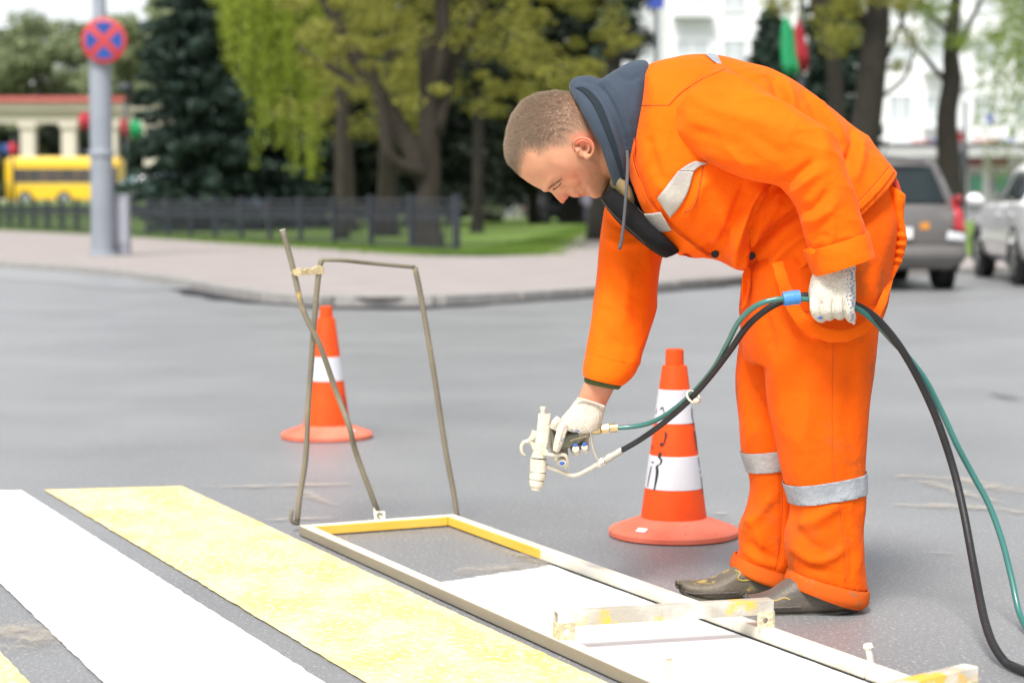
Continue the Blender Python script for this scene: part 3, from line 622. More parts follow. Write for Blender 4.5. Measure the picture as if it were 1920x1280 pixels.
MB().box((px+.26, Yp+.165, .08+.55), (.21, .012, .72)).build('door', mat('cabinet_door', (.33,.34,.39), .5), cb)
sg = thing('no_stopping_sign', 'round blue sign with red rim and red cross on the lamp post', 'traffic sign')
c = P(195, 76, Yp-.25); rs = 42.5/F*(Yp-.25)
M['sred'] = mat('sign_face_red', (.40,.028,.03), .5, c2=(.46,.045,.045), scale=3); M['sblue'] = mat('sign_face_blue', (.003,.045,.24), .5, c2=(.006,.06,.28), scale=3)
MB().lathe([(rs,.02),(rs,-.01),(rs*.97,-.018)], c, 56, 'Y').build('sign_plate', M['sred'], sg, smooth='auto')
b_ = MB()
for q in range(4):
    a0 = q*math.pi/2; L = []
    for a in np.linspace(-.56, .56, 14): L.append((math.cos(a0+a)*rs*.80, math.sin(a0+a)*rs*.80))
    L.append((math.cos(a0)*rs*.22, math.sin(a0)*rs*.22))
    vs = [(c[0]+x, c[1]-.022, c[2]+z) for x, z in L]+[(c[0]+x, c[1]-.016, c[2]+z) for x, z in L]; n_ = len(L)
    MB().add(vs, [tuple(range(n_)), tuple(range(2*n_-1, n_-1, -1))]+[(i, (i+1) % n_, n_+(i+1) % n_, n_+i) for i in range(n_)]).build('blue_field', M['sblue'], sg)
MB().tube([(c[0]-.05,c[1]+.02,c[2]),(c[0]-.05,Yp,c[2])], .03, 8).build('bracket', M['pole_grey'], sg)
# ------------------------------------------------------------------ iron fence
M['iron'] = mat('fence_iron', (.018,.022,.032), .5, c2=(.03,.036,.048), scale=20)
fa, fb = G(856, 474, .09), G(0, 428.5, .09); fd = nrm(fb-fa); nf = int(np.linalg.norm(fb-fa)*1.25/1.98)
fence = thing('iron_fence', 'low black iron park fence with curled upper band', 'fence')
postm = MB().box((0,0,.6), (.10,.10,1.22)).box((0,0,1.23), (.13,.13,.05)).mesh('post'); postm.materials.append(M['iron'])
railm = None; SP = 1.98; ang = math.atan2(fd[1], fd[0])
def place(me, name, p, rz):
    o = bpy.data.objects.new(name, me); COL.objects.link(o); o.parent = fence; o.location = p; o.rotation_euler = (0, 0, rz); return o
railm = MB().box((SP/2,0,0), (SP-.1,.04,.05)).mesh('rail'); railm.materials.append(M['iron'])
barm = MB().box((0,0,.40), (.022,.022,.62)).mesh('bar'); barm.materials.append(M['iron'])
orn = MB()
for q in range(7):
    cx = .05+(SP-.1)*(q+.5)/7
    a = np.linspace(0, 2*math.pi, 13); orn.tube(np.column_stack([cx+.10*np.cos(a), 0*a, .86+.085*np.sin(a)]), .010, 5, caps=False)
    orn.tube([(cx-.12,0,.74),(cx-.03,0,.66),(cx,0,.55),(cx+.03,0,.66),(cx+.12,0,.74)], .010, 5); orn.box((cx,0,.86), (.02,.02,.2))
    orn.tube([(cx-.07,0,1.0),(cx,0,.93),(cx+.07,0,1.0)], .014, 5); orn.box((cx+.13,0,.86), (.016,.016,.3))
ornm = orn.mesh('scrollwork'); ornm.materials.append(M['iron']); nbar = 0
far = MB()
def panel(p, rz, dvec):
    global nbar
    for z in (1.14, 1.00, .72, .10): place(railm, 'rail', tuple(p+np.array([0,0,z])), rz)
    place(ornm, 'scrollwork', tuple(p), rz)
    for q in range(10):
        s = .05+(SP-.1)*(q+.5)/10
        if nbar < 280: place(barm, 'bar', tuple(p+dvec*s), rz); nbar += 1
        else: far.box(tuple(p+dvec*s+np.array([0,0,.40])), (.022,.022,.62), rz)
for i in range(nf+1):
    p = fa+fd*SP*i; place(postm, 'post', tuple(p), ang)
    if i < nf: panel(p, ang, fd)
rd = nrm(np.array([.04, 1, 0])); ra = math.atan2(rd[1], rd[0])
fence.location = (0,0,.09*(1-.80)); fence.scale = (1,1,.80)
if far.n: o = far.build('bars', M['iron'], fence); o['kind'] = 'stuff'
# ------------------------------------------------------------------ vehicles
M['tyre'] = mat('tyre_rubber', (.018,.018,.018), .8, bump=.2, bscale=60); M['rim'] = mat('alloy_rim', (.42,.43,.45), .35, .7, c2=(.3,.3,.31), scale=9)
M['glass'] = mat('car_glass', (.006,.011,.012), .12, c2=(.012,.022,.024), scale=1.5, spec=.5); M['blacktrim'] = mat('black_trim', (.02,.02,.022), .5)
M['tail'] = mat('tail_lamp_red', (.34,.008,.015), .18, c2=(.42,.02,.03), scale=14, coat=.8); M['lampclear'] = mat('lamp_clear', (.62,.64,.66), .12, coat=1, c2=(.5,.5,.52), scale=12)
M['plate'] = mat('number_plate', (.70,.70,.68), .5)
def wheel(parent, x, y, r, side, w=.2):
    ty = MB(); pr = [(r*.62,-w/2),(r*.9,-w/2),(r,-w*.36),(r,w*.36),(r*.9,w/2),(r*.62,w/2)]; ty.lathe(pr, (x, y, r), 36, 'X'); t = ty.build('wheel', M['tyre'], parent, smooth='auto')
    rm = MB(); s = side; rm.lathe([(r*.64, s*w*.46),(r*.66, s*w*.52),(r*.60, s*w*.50),(r*.56, s*w*.3)], (x, y, r), 36, 'X', cap=False)
    rm.lathe([(r*.16, s*w*.30),(r*.15, s*w*.52),(.001, s*w*.53)], (x, y, r), 20, 'X')
    for k in range(7):
        a = 2*math.pi*k/7; rm.bar((x+s*w*.46, y+math.cos(a)*r*.13, r+math.sin(a)*r*.13), (x+s*w*.47, y+math.cos(a)*r*.60, r+math.sin(a)*r*.60), r*.16, w*.12, (1,0,0))
    rm.build('rim', M['rim'], t, smooth='auto')
def car_body(st, m, parent, n=60):
    A = catmull(np.array(st, float), n); rings = []
    for y, zb, zs, zr, wb, wr in A:
        half = [(0,zb),(wb-.16,zb),(wb-.03,zb+.10),(wb,zb+(zs-zb)*.35),(wb+.005,zb+(zs-zb)*.7),(wb-.03,zs-.01),(wb-.055,zs+.01),(wr+.02,zr-.09),(wr-.06,zr-.025),(wr-.22,zr),(0,zr+.03)]
        rings.append([(x, y, z) for x, z in half]+[(-x, y, z) for x, z in half[-2:0:-1]])
    rings = np.array(rings); k = rings.shape[1]; vs = rings.reshape(-1, 3)
    fs = [(i*k+j, i*k+(j+1) % k, (i+1)*k+(j+1) % k, (i+1)*k+j) for i in range(n-1) for j in range(k)]+[tuple(range(k))[::-1], tuple((n-1)*k+j for j in range(k))]
    return MB().add(vs, fs).build('body', m, parent, smooth='auto')
def conform(bv, fn, na, nb, dirv, off=.006):
    g = []; dirv = np.array(dirv, float)
    for i in range(na):
        for j in range(nb):
            o_ = np.array(fn(i/(na-1), j/(nb-1)), float)-dirv*3; h = bv.ray_cast(Vector(o_), Vector(dirv))
            g.append((np.array(h[0])-dirv*off) if h[0] is not None else o_+dirv*3)
    fs = [(i*nb+j, i*nb+j+1, (i+1)*nb+j+1, (i+1)*nb+j) for i in range(na-1) for j in range(nb-1)]
    return MB().add(g, fs)
def quad4(a, b, c, d): return lambda s, t: [(a[k]*(1-s)+b[k]*s)*(1-t)+(d[k]*(1-s)+c[k]*s)*t for k in range(3)]
def solid(o, th=.006):
    s = o.modifiers.new('s', 'SOLIDIFY'); s.thickness = th; s.offset = 0; return o
def car(name, label, cat, loc, rz, m, st, wheels, r, side_glass, group=None):
    t = thing(name, label, cat, group); b = car_body(st, m, t); bv = bvh_of(b)
    w0 = max(s[4] for s in st)
    for y in wheels:
        for s in (-1, 1):
            wheel(t, s*(w0-.10), y, r, s)
            a = np.linspace(-.25, math.pi+.25, 22); MB().tube(np.column_stack([np.full(22, s*(w0-.005)), y+np.cos(a)*(r+.055), r+np.sin(a)*(r+.055)]), .022, 6).build('wheel_arch', M['blacktrim'], t, smooth=True)
            MB().lathe([(r+.05,-.02),(r+.05,.02)], (s*(w0-.035), y, r+.01), 30, 'X').build('wheel_well', M['blacktrim'], t)
    for s in (-1, 1):
        for q in side_glass:
            solid(conform(bv, quad4(*[(0, y, z) for y, z in q]), 8, 6, (-s, 0, 0)).build('side_window', M['glass'], t, smooth=True))
    t.location = loc; t.rotation_euler = (0, 0, rz); return t, b, bv
# taupe estate, seen from behind; local y: 0 = rear bumper, + = front
M['taupe'] = mat('taupe_car_paint', (.115,.107,.103), .38, .3, c2=(.14,.13,.125), scale=6, coat=.7); M['bumper'] = mat('taupe_bumper', (.09,.084,.08), .5, c2=(.11,.104,.10), scale=5)
b = G(1755, 540); x1 = P(1784, 450, b[1])[0]
st = [(0,.30,.86,.92,.80,.60),(.03,.26,.90,1.00,.85,.62),(.10,.24,.93,1.12,.865,.64),(.22,.24,.93,1.34,.87,.63),(.34,.24,.93,1.50,.87,.60),(.6,.24,.93,1.535,.872,.60),(1.5,.24,.92,1.56,.875,.61),(2.4,.24,.91,1.50,.875,.60),(3.1,.24,.9,1.10,.87,.66),(3.35,.24,.88,.96,.86,.70),(3.9,.26,.78,.84,.83,.70),(4.15,.30,.66,.72,.74,.6)]
cx = x1-.875; cy = b[1]-.75
t, bo, bv = car('parked_car', 'taupe estate car seen from behind beside the worker', 'car', (cx, cy, 0), 0, M['taupe'], st, (.78, 3.35), .305, [[(.55,.98),(1.5,.98),(1.5,1.42),(.75,1.40)],[(1.56,.98),(2.45,.98),(2.2,1.38),(1.56,1.42)]])
solid(conform(bv, quad4((-.66,0,.99),(.66,0,.99),(.52,0,1.42),(-.52,0,1.42)), 14, 8, (0,1,0)).build('rear_window', M['glass'], t, smooth=True))
for s in (-1, 1): solid(conform(bv, quad4((s*.85,0,.66),(s*.72,0,.70),(s*.735,0,1.06),(s*.79,0,1.10)), 6, 10, (0,1,0), .02).build('tail_lamp', M['tail'], t, smooth=True), .03)
for s in (-1, 1): solid(conform(bv, quad4((s*.85,0,.56),(s*.64,0,.58),(s*.66,0,.68),(s*.85,0,.65)), 6, 5, (0,1,0), .021).build('reverse_lamp', M['lampclear'], t, smooth=True), .02)
bp_ = MB().loft([(np.array([0,.04,.28]), np.array([.80,0,0]), np.array([0,.10,0]), 5),(np.array([0,.01,.40]), np.array([.86,0,0]), np.array([0,.13,0]), 5),(np.array([0,.03,.52]), np.array([.86,0,0]), np.array([0,.12,0]), 5)], 12, 40).build('rear_bumper', M['bumper'], t, smooth='auto')
MB().box((0,-.045,.66),(.54,.015,.12)).build('number_plate', M['plate'], t); solid(conform(bv, quad4((.36,0,.70),(.46,0,.70),(.46,0,.78),(.36,0,.78)), 3, 3, (0,1,0), .01).build('orange_sticker', mat('orange_sticker', (.55,.22,.02), .5), t), .004)
MB().tube([(-.45,.22,1.47),(0,.19,1.50),(.45,.22,1.47)], .025, 8, 9).build('spoiler', M['taupe'], t, smooth=True)
MB().tube([(0,.30,1.52),(.02,.0,1.72)], .006, 6).build('aerial', M['blacktrim'], t)
t.scale = (.97, .97, .925); t.location.x = x1-.875*.97
# white saloon on the far right, pointing away, its left side towards us
M['white_car'] = mat('white_car_paint', (.88,.89,.90), .35, c2=(.92,.92,.93), scale=4, coat=.8)
f0, r0 = G(1826, 516), G(1909, 535); dv = nrm(f0-r0); rz = math.atan2(dv[1], dv[0])-math.pi/2
st2 = [(0,.30,.74,.80,.74,.58),(.05,.24,.84,.90,.82,.64),(.35,.22,.90,.98,.85,.64),(.75,.22,.92,1.16,.86,.60),(1.15,.22,.92,1.36,.86,.57),(1.9,.22,.91,1.43,.86,.58),(2.5,.22,.90,1.38,.86,.57),(3.05,.22,.89,1.06,.855,.62),(3.35,.22,.86,.93,.85,.68),(4.0,.24,.76,.82,.82,.68),(4.3,.30,.62,.68,.74,.6)]
t2, bo, bv = car('parked_car', 'white saloon car at the right edge with its left side showing', 'car', (0,0,0), rz, M['white_car'], st2, (.82, 3.45), .30, [[(.80,.95),(1.75,.95),(1.75,1.30),(1.15,1.28)],[(1.81,.95),(2.85,.95),(2.45,1.27),(1.81,1.30)]])
off = Matrix.Rotation(rz, 3, 'Z') @ Vector((-.80, .82, 0)); t2.location = (r0[0]-off[0], r0[1]-off[1], 0)
solid(conform(bv, quad4((-.58,0,.95),(.58,0,.95),(.48,0,1.32),(-.48,0,1.32)), 10, 6, (0,1,0)).build('rear_window', M['glass'], t2, smooth=True))
solid(conform(bv, quad4((-.62,0,.95),(.62,0,.95),(.48,0,1.30),(-.48,0,1.30)), 10, 6, (0,-1,0)).build('windscreen', M['glass'], t2, smooth=True))
for s in (-1, 1):
    MB().ell((s*.98,2.95,.98), (.10,.06,.07)).bar((s*.85,2.95,.95),(s*.95,2.95,.96),.04,.03).build('wing_mirror', M['white_car'], t2, smooth=True)
    solid(conform(bv, quad4((s*.80,0,.56),(s*.56,0,.60),(s*.56,0,.72),(s*.80,0,.70)), 5, 5, (0,-1,0), .02).build('headlight', M['lampclear'], t2, smooth=True), .02)
    solid(conform(bv, quad4((s*.80,0,.60),(s*.56,0,.60),(s*.56,0,.76),(s*.80,0,.78)), 5, 5, (0,1,0), .02).build('tail_lamp', M['tail'], t2, smooth=True), .02)
    for z in (.80,): MB().tube([(s*.875,y_,z) for y_ in (1.85,2.0)], .012, 6).tube([(s*.872,y_,z) for y_ in (.95,1.1)], .012, 6).build('door_handle', M['white_car'], t2)
    MB().bar((s*.872,.9,.5),(s*.872,3.1,.5),.02,.05).build('side_strip', M['white_car'], t2)
# distant cars
far_st = [(0,.28,.70,.76,.76,.6),(.1,.22,.82,.90,.84,.64),(.7,.22,.86,1.22,.86,.58),(1.3,.22,.86,1.42,.86,.57),(2.4,.22,.86,1.40,.86,.57),(3.1,.22,.84,.96,.85,.66),(4.1,.26,.66,.74,.78,.62)]
def far_car(u, v, Y, rz, c, lb, z):
    m = mat('far_car_paint', c, .3, .2, c2=tuple(min(1, x*1.15) for x in c), scale=3, coat=.7); x = P(u, v, Y)[0]
    t, bo, bv = car('parked_car', lb, 'car', (x, Y, z), rz, m, far_st, (.75,3.25), .30, [[(.8,.92),(1.8,.92),(1.8,1.30),(1.2,1.28)],[(1.86,.92),(2.9,.92),(2.5,1.27),(1.86,1.30)]], 'cars parked beyond the park')
    solid(conform(bv, quad4((-.55,0,.92),(.55,0,.92),(.45,0,1.28),(-.45,0,1.28)), 6, 5, (0,1,0)).build('rear_window', M['glass'], t, smooth=True))
    for s in (-1, 1): solid(conform(bv, quad4((s*.80,0,.58),(s*.58,0,.58),(s*.58,0,.74),(s*.80,0,.76)), 4, 4, (0,1,0), .02).build('tail_lamp', M['tail'], t, smooth=True), .02)
far_car(222, 350, 96, -1.45, (.10,.16,.17), 'dark teal car parked behind the fence right of the bus', 1.14)
far_car(366, 352, 64, .25, (.10,.17,.24), 'blue grey car behind the fence, left of two under the spruce', .12)
far_car(447, 352, 62, .2, (.12,.19,.27), 'blue grey car behind the fence, right of two under the spruce', .12)
far_car(985, 372, 92, -1.4, (.12,.12,.13), 'dark car beyond the lawn under the worker\'s forehead', .1)
far_car(1030, 372, 96, -1.5, (.40,.41,.42), 'silver car beyond the lawn left of the thick trunk', .1)
# white delivery van beyond the lawn
vt = thing('delivery_van', 'pale delivery van parked beyond the lawn', 'van'); Yv = 96; vx = P(905, 370, Yv)[0]
vb = car_body([(0,.3,1.2,2.1,.9,.82),(.1,.25,1.2,2.2,.95,.85),(3.2,.25,1.2,2.2,.95,.85),(3.7,.25,1.15,1.9,.93,.75),(4.3,.25,1.0,1.15,.9,.75),(4.9,.3,.8,.95,.85,.7)], M['white_car'], vt, 30)
for y in (.9, 3.9):
    for s in (-1, 1): wheel(vt, s*.84, y, .33, s)
solid(conform(bvh_of(vb), quad4((0,3.0,1.3),(0,3.7,1.3),(0,3.45,1.8),(0,3.0,1.85)), 5, 5, (1,0,0)).build('side_window', M['glass'], vt)); vt.location = (vx+1.2, Yv, .1); vt.rotation_euler = (0,0,1.35)
# yellow bus, its long side to us, front to the left
M['bus_yellow'] = mat('bus_yellow', (.80,.47,.01), .5, c2=(.84,.53,.02), scale=1, coat=.4); M['bus_pale'] = mat('bus_roof_yellow', (.82,.62,.16), .45)
M['bus_glass'] = mat('bus_glass', (.025,.025,.032), .25, c2=(.08,.055,.05), scale=1.4, contrast=.3, spec=.8)
Yu = 122.0; pu = F/Yu; zb = hz(-28, Yu); X_ = lambda u: (u-960)/pu; Z_ = lambda v: P(960, v, Yu)[2]
bus = thing('bus', 'yellow city bus passing behind the grey lamp post', 'bus')
xl, xr = X_(12), X_(226); zt_, zd = Z_(299), Z_(376)
MB().box(((xl+xr)/2, Yu+1.25, (zt_+zd)/2), (xr-xl, 2.5, zt_-zd)).build('body', M['bus_yellow'], bus, bevel=.12)
MB().box(((xl+xr)/2, Yu+1.25, zt_+.06), (xr-xl-.5, 2.1, .22)).build('roof', M['bus_pale'], bus, bevel=.05)
nwin = 6; w_ = (X_(204)-X_(27))/nwin
for i in range(nwin): MB().box((X_(27)+w_*(i+.5), Yu-.005, (Z_(316)+Z_(343))/2), (w_-.02, .03, Z_(316)-Z_(343))).build('window', M['bus_glass'], bus)
MB().box((X_(216), Yu-.005, (Z_(312)+Z_(372))/2), (.5, .03, Z_(312)-Z_(372))).build('door', M['bus_glass'], bus)
MB().box(((xl+xr)/2, Yu-.004, Z_(345)), (xr-xl-.3, .02, .07)).build('trim_strip', M['bus_pale'], bus)
for u in (50, 122, 198):
    t_ = MB().lathe([(.3,-.14),(.47,-.14),(.5,-.08),(.5,.08),(.47,.14),(.3,.14)], (X_(u), Yu+.12, zd+.10), 28, 'Y').build('wheel', M['tyre'], bus, smooth='auto')
    MB().lathe([(.30,-.15),(.2,-.10),(.001,-.12)], (X_(u), Yu+.12, zd+.10), 20, 'Y').build('rim', M['rim'], t_, smooth='auto')
kk = thing('bus_shelter', 'grey blue shelter cut by the left frame edge beside the bus', 'shelter'); MB().box((X_(-2), Yu-2, (Z_(303)+zb)/2), (.75, 1.6, Z_(303)-zb)).build('panel', mat('shelter_blue', (.13,.17,.22), .5), kk, bevel=.04); MB().box((X_(-4), Yu-2, Z_(301)), (1.2, 2.0, .12)).build('roof', M['pole_grey'], kk)
# litter bin and far pedestrians
def walker(u, v, Y, z, h, top, legs, lb):
    x = P(u, v, Y)[0]; t = thing('person', lb, 'person', 'people walking in the park'); s = h/1.75; o_ = np.array([x, Y, z])
    S = lambda c, a, d: (o_+np.array(c)*s, np.array([a*s,0,0]), np.array([0,d*s,0]), 2.2)
    bd = MB(); bd.loft([S((0,0,.8),.13,.1), S((0,0,1.1),.15,.11), S((0,0,1.4),.19,.11), S((0,0,1.46),.07,.06), S((0,-.01,1.55),.055,.06), S((0,-.02,1.62),.075,.095), S((0,0,1.72),.06,.08), S((0,0,1.76),.01,.01)], 30, 14)
    for q in (-1, 1):
        bd.tube([o_+np.array([q*.08,0,.85])*s, o_+np.array([q*.1,q*.12,.45])*s, o_+np.array([q*.1,q*.2,.06])*s], [.085*s,.06*s,.045*s], 8, 8)
        bd.tube([o_+np.array([q*.18,0,1.38])*s, o_+np.array([q*.24,0,1.1])*s, o_+np.array([q*.22,-.12,.85])*s], [.05*s,.042*s,.032*s], 8, 8)
    me = remesh(bd, .03, 2); link('body', me, mat('far_skin', (.45,.26,.18), .6), t, True)
    MB().loft([S((0,0,.78),.16,.13), S((0,0,1.1),.175,.135), S((0,0,1.38),.21,.13), S((0,0,1.45),.10,.08)], 14, 16).build('jacket', mat('far_jacket', top, .8), t, smooth=True)
    for q in (-1, 1):
        MB().tube([o_+np.array([q*.19,0,1.38])*s, o_+np.array([q*.25,0,1.1])*s, o_+np.array([q*.23,-.11,.9])*s], [.065*s,.055*s,.045*s], 8, 8).build('sleeve', mat('far_sleeve', top, .8), t, smooth=True)
        MB().tube([o_+np.array([q*.08,0,.88])*s, o_+np.array([q*.1,q*.12,.45])*s, o_+np.array([q*.1,q*.2,.05])*s], [.1*s,.075*s,.06*s], 8, 8).build('trouser_leg', mat('far_trousers', legs, .8), t, smooth=True)
walker(768, 360, 74, .13, 1.68, (.80,.17,.01), (.05,.06,.09), 'small far pedestrian in an orange top behind the fence')
walker(1103, 372, 82, .1, 1.7, (.22,.20,.26), (.05,.05,.07), 'far pedestrian in grey beside the green bin')
lb = thing('litter_bin', 'dark green bin standing under the worker\'s chin far behind', 'bin', None, tuple(G(1124, 425, .09)))
MB().lathe([(.20,0),(.24,.05),(.27,1.15),(.26,1.2)], seg=24).build('body', mat('bin_green', (.01,.09,.05), .5), lb, smooth='auto'); MB().lathe([(.30,1.2),(.28,1.3),(.12,1.38),(.01,1.4)], seg=24).build('lid', M['dark_metal'], lb, smooth='auto')
# ------------------------------------------------------------------ traffic cones
M['cone'] = mat('cone_orange', (.80,.078,.004), .6, c2=(.70,.062,.004), scale=9, contrast=.3, c3=(.56,.07,.02), scale3=14, t3=.60, spec=.3)
M['cone_foot'] = mat('cone_foot_faded', (.66,.12,.065), .7, c2=(.78,.22,.14), scale=6, contrast=.4, c3=(.50,.08,.05), scale3=25, t3=.60, spec=.3)
M['cone_white'] = mat('cone_band_white', (.62,.62,.65), .4, c2=(.52,.52,.56), scale=6, c3=(.55,.54,.55), scale3=30, t3=.68)
M['ink'] = mat('black_marker', (.012,.012,.014), .5)
def cone_r(z): return float(np.interp(z, [.052,.46,.470], [.0895,.0345,.0335]))
def cone(base, label, bands, marks):
    t = thing('traffic_cone', label, 'traffic cone', 'orange traffic cones on the road', tuple(base))
    a = lambda L: L
    MB().lathe([(.168,0),(.177,.004),(.178,.016),(.172,.022),(.14,.034),(.105,.046),(.0895,.052)], seg=64, cap=True).build('foot', M['cone_foot'], t, smooth='auto')
    MB().lathe([(.0900,.052),(.0345,.46),(.0330,.466),(.0255,.468),(.0245,.508),(.022,.511),(.018,.511),(.018,.47)], seg=56).build('body', M['cone'], t, smooth='auto')
    for z0, z1 in bands: MB().lathe([(cone_r(z0)+.0004,z0),(cone_r(z0)+.0016,z0+.001),(cone_r(z1)+.0016,z1-.001),(cone_r(z1)+.0004,z1)], seg=56, cap=False).build('reflective_band', M['cone_white'], t, smooth='auto')
    for L, wd in marks:
        pts = catmull(np.array(L, float), 5*len(L)); g = []
        for i, (a_, z) in enumerate(pts):
            r_ = cone_r(z)+.0026; w_ = wd*(.85+.25*math.sin(i*.3))
            for s_ in (-1, 1):
                q = a_+s_*w_/r_/2; g.append((r_*math.sin(q), -r_*math.cos(q), z))
        n_ = len(pts); MB().add(g, [(2*i, 2*i+1, 2*i+3, 2*i+2) for i in range(n_-1)]).build('marker_stroke', M['ink'], t)
    return t
c2b = G(1263, 1003); c1b = G(613, 820)
A = lambda deg: math.radians(deg)
marks = [([(A(-52),.348),(A(-44),.356),(A(-38),.346),(A(-34),.336)], .005), ([(A(-72),.350),(A(-74),.335)], .004), ([(A(-30),.290),(A(-26),.284),(A(-28),.272),(A(-31),.258),(A(-38),.252),(A(-37),.262)], .006),
 ([(A(-38),.235),(A(-40),.222),(A(-34),.215),(A(-36),.204),(A(-44),.197),(A(-42),.18),(A(-44),.150),(A(-46),.132)], .009), ([(A(-62),.195),(A(-66),.165),(A(-68),.138)], .005), ([(A(-60),.208),(A(-58),.204)], .010),
 ([(A(62),.352),(A(58),.33),(A(66),.30)], .005), ([(A(64),.29),(A(66),.27),(A(66),.235)], .008), ([(A(68),.22),(A(66),.205),(A(70),.19)], .004), ([(A(66),.18),(A(68),.176)], .009), ([(A(70),.165),(A(68),.14),(A(70),.118)], .005), ([(A(-70),.252),(A(-68),.240)], .004)]
tc2 = cone(c2b, 'orange cone with two white bands and black scribbles behind the hoses', [(.133,.223),(.311,.402)], marks)
MB().box((-.095,-.118,.0335), (.03,.018,.002), rx=.42, rz=-.68).build('sticker', mat('paper_sticker', (.75,.75,.75), .6), tc2)
tc1 = cone(c1b, 'orange cone with a single white band behind the wire handle', [(.224,.316)], [([(A(62),.135),(A(66),.12)], .006), ([(A(60),.17),(A(66),.15),(A(68),.10)], .004)])
MB().lathe([(.012,0),(.011,.002),(.001,.0025)], seg=20).build('sticker', M['cone_white'], tc1).matrix_basis = Matrix.Translation((.105,-.095,.0365)) @ Matrix.Rotation(.4, 4, 'X')

# ------------------------------------------------------------------ stencil frame with wire handle
M['steel_paint'] = mat('painted_frame_steel', (.66,.60,.46), .6, c2=(.78,.76,.70), scale=6, contrast=.5, bump=.5, bscale=220, c3=(.33,.29,.22), scale3=26, t3=.64)
M['steel_yellow'] = mat('overspray_yellow', (.78,.44,.03), .6, c2=(.80,.52,.09), scale=5, bump=.4, bscale=220)
M['steel_raw'] = mat('bare_frame_side', (.19,.165,.125), .65, c2=(.27,.235,.175), scale=4, contrast=.6, bump=.4, bscale=200, stretch=(1,1,6), c3=(.20,.17,.12), scale3=40, t3=.62)
M['steel_over'] = mat('overspray_white', (.60,.54,.40), .6, c2=(.74,.71,.64), scale=5, contrast=.35, detail=9, bump=.5, bscale=200, c3=(.70,.55,.28), scale3=5, t3=.60)
HB, WB = .027, .032
fr = thing('stencil_frame', 'long steel stencil frame lying on the road with a tall wire handle', 'stencil frame')
fl, frr = G(560, 986, HB)+0, G(861, 968, HB)+0
fl[2] = frr[2] = 0
e = nrm(np.array([.916,-1.99,0])*.5+np.array([.99,-2.02,0])*.5); cr = nrm(np.array([-e[1], e[0], 0])); 
Wd = float((frr-fl)@cr); frr = fl+cr*Wd
# refit the long direction so that the right bar passes through the photo point
q = G(1690, 1262, HB); q[2] = 0; e = nrm(q-frr); cr = np.array([-e[1], e[0], 0]); cr = cr if cr[0] > 0 else -cr; frr = fl+cr*Wd
Lf = 3.2
def rect_bar(p, q_, name, side_mats=None, par=None):
    """hollow looking square tube with a separate material on each long side: top, left, right"""
    m_ = MB(); p, q_ = np.array(p), np.array(q_); m_.bar(p+[0,0,HB/2+.003], q_+[0,0,HB/2+.003], WB, HB)
    o_ = m_.build(name, side_mats[0], par if par else fr, bevel=.003)
    for mm in side_mats[1:]: o_.data.materials.append(mm)
    t_ = nrm(q_-p); sd_ = np.cross(t_, (0,0,1))
    for f in o_.data.polygons:
        d_ = np.array(f.normal)@sd_
        if d_ > .7: f.material_index = 1
        elif d_ < -.7: f.material_index = 2
    return o_
SL, SR = (M['steel_raw'], M['steel_over'])
pl, pr = fl+cr*WB/2, frr-cr*WB/2
# joints of the long bars where two frame pieces butt together
jl, jr = 2.005, 2.02
def pt(a, s): return a+e*s
r1 = rect_bar(pt(pl,0), pt(pl,jl), 'left_bar', [M['steel_over'], M['steel_raw'], M['steel_over']])
r2 = rect_bar(pt(pl,jl+.004), pt(pl,Lf), 'left_bar', [M['steel_over'], M['steel_raw'], M['steel_over']])
rect_bar(pt(pr,0), pt(pr,.62), 'right_bar', [M['steel_over'], M['steel_yellow'], M['steel_over']])
rect_bar(pt(pr,.62), pt(pr,jr), 'right_bar', [M['steel_over'], M['steel_over'], M['steel_over']])
rect_bar(pt(pr,jr+.004), pt(pr,Lf), 'right_bar', [M['steel_over'], M['steel_over'], M['steel_over']])
rect_bar(pl+cr*(WB/2+.001)+e*WB/2, pr-cr*(WB/2+.001)+e*WB/2, 'end_bar', [M['steel_paint'], M['steel_yellow'], M['steel_yellow']])
# fresh white paint inside the frame
wa0 = G(835, 1088); s0 = float((wa0-fl)@e)
ins = .004
o = stripe('fresh_paint', pt(fl,s0)+cr*(WB+ins), pt(fl,5)+cr*(WB+ins), pt(frr,s0-.10)-cr*(WB+.012), pt(frr,5)-cr*(WB+.012), .0045, tracemat('fresh_spray', (.82,.83,.82), .30, 30, 1), .0014); o['kind'] = 'structure'
ca = o.data.color_attributes.new('edge', 'FLOAT_COLOR', 'POINT'); ea = np.repeat(np.clip(np.arange(420)/13, 0, 1)**1.3*3.0, 14); ca.data.foreach_set('color', np.repeat(ea[:, None], 4, 1).astype(np.float32).ravel())
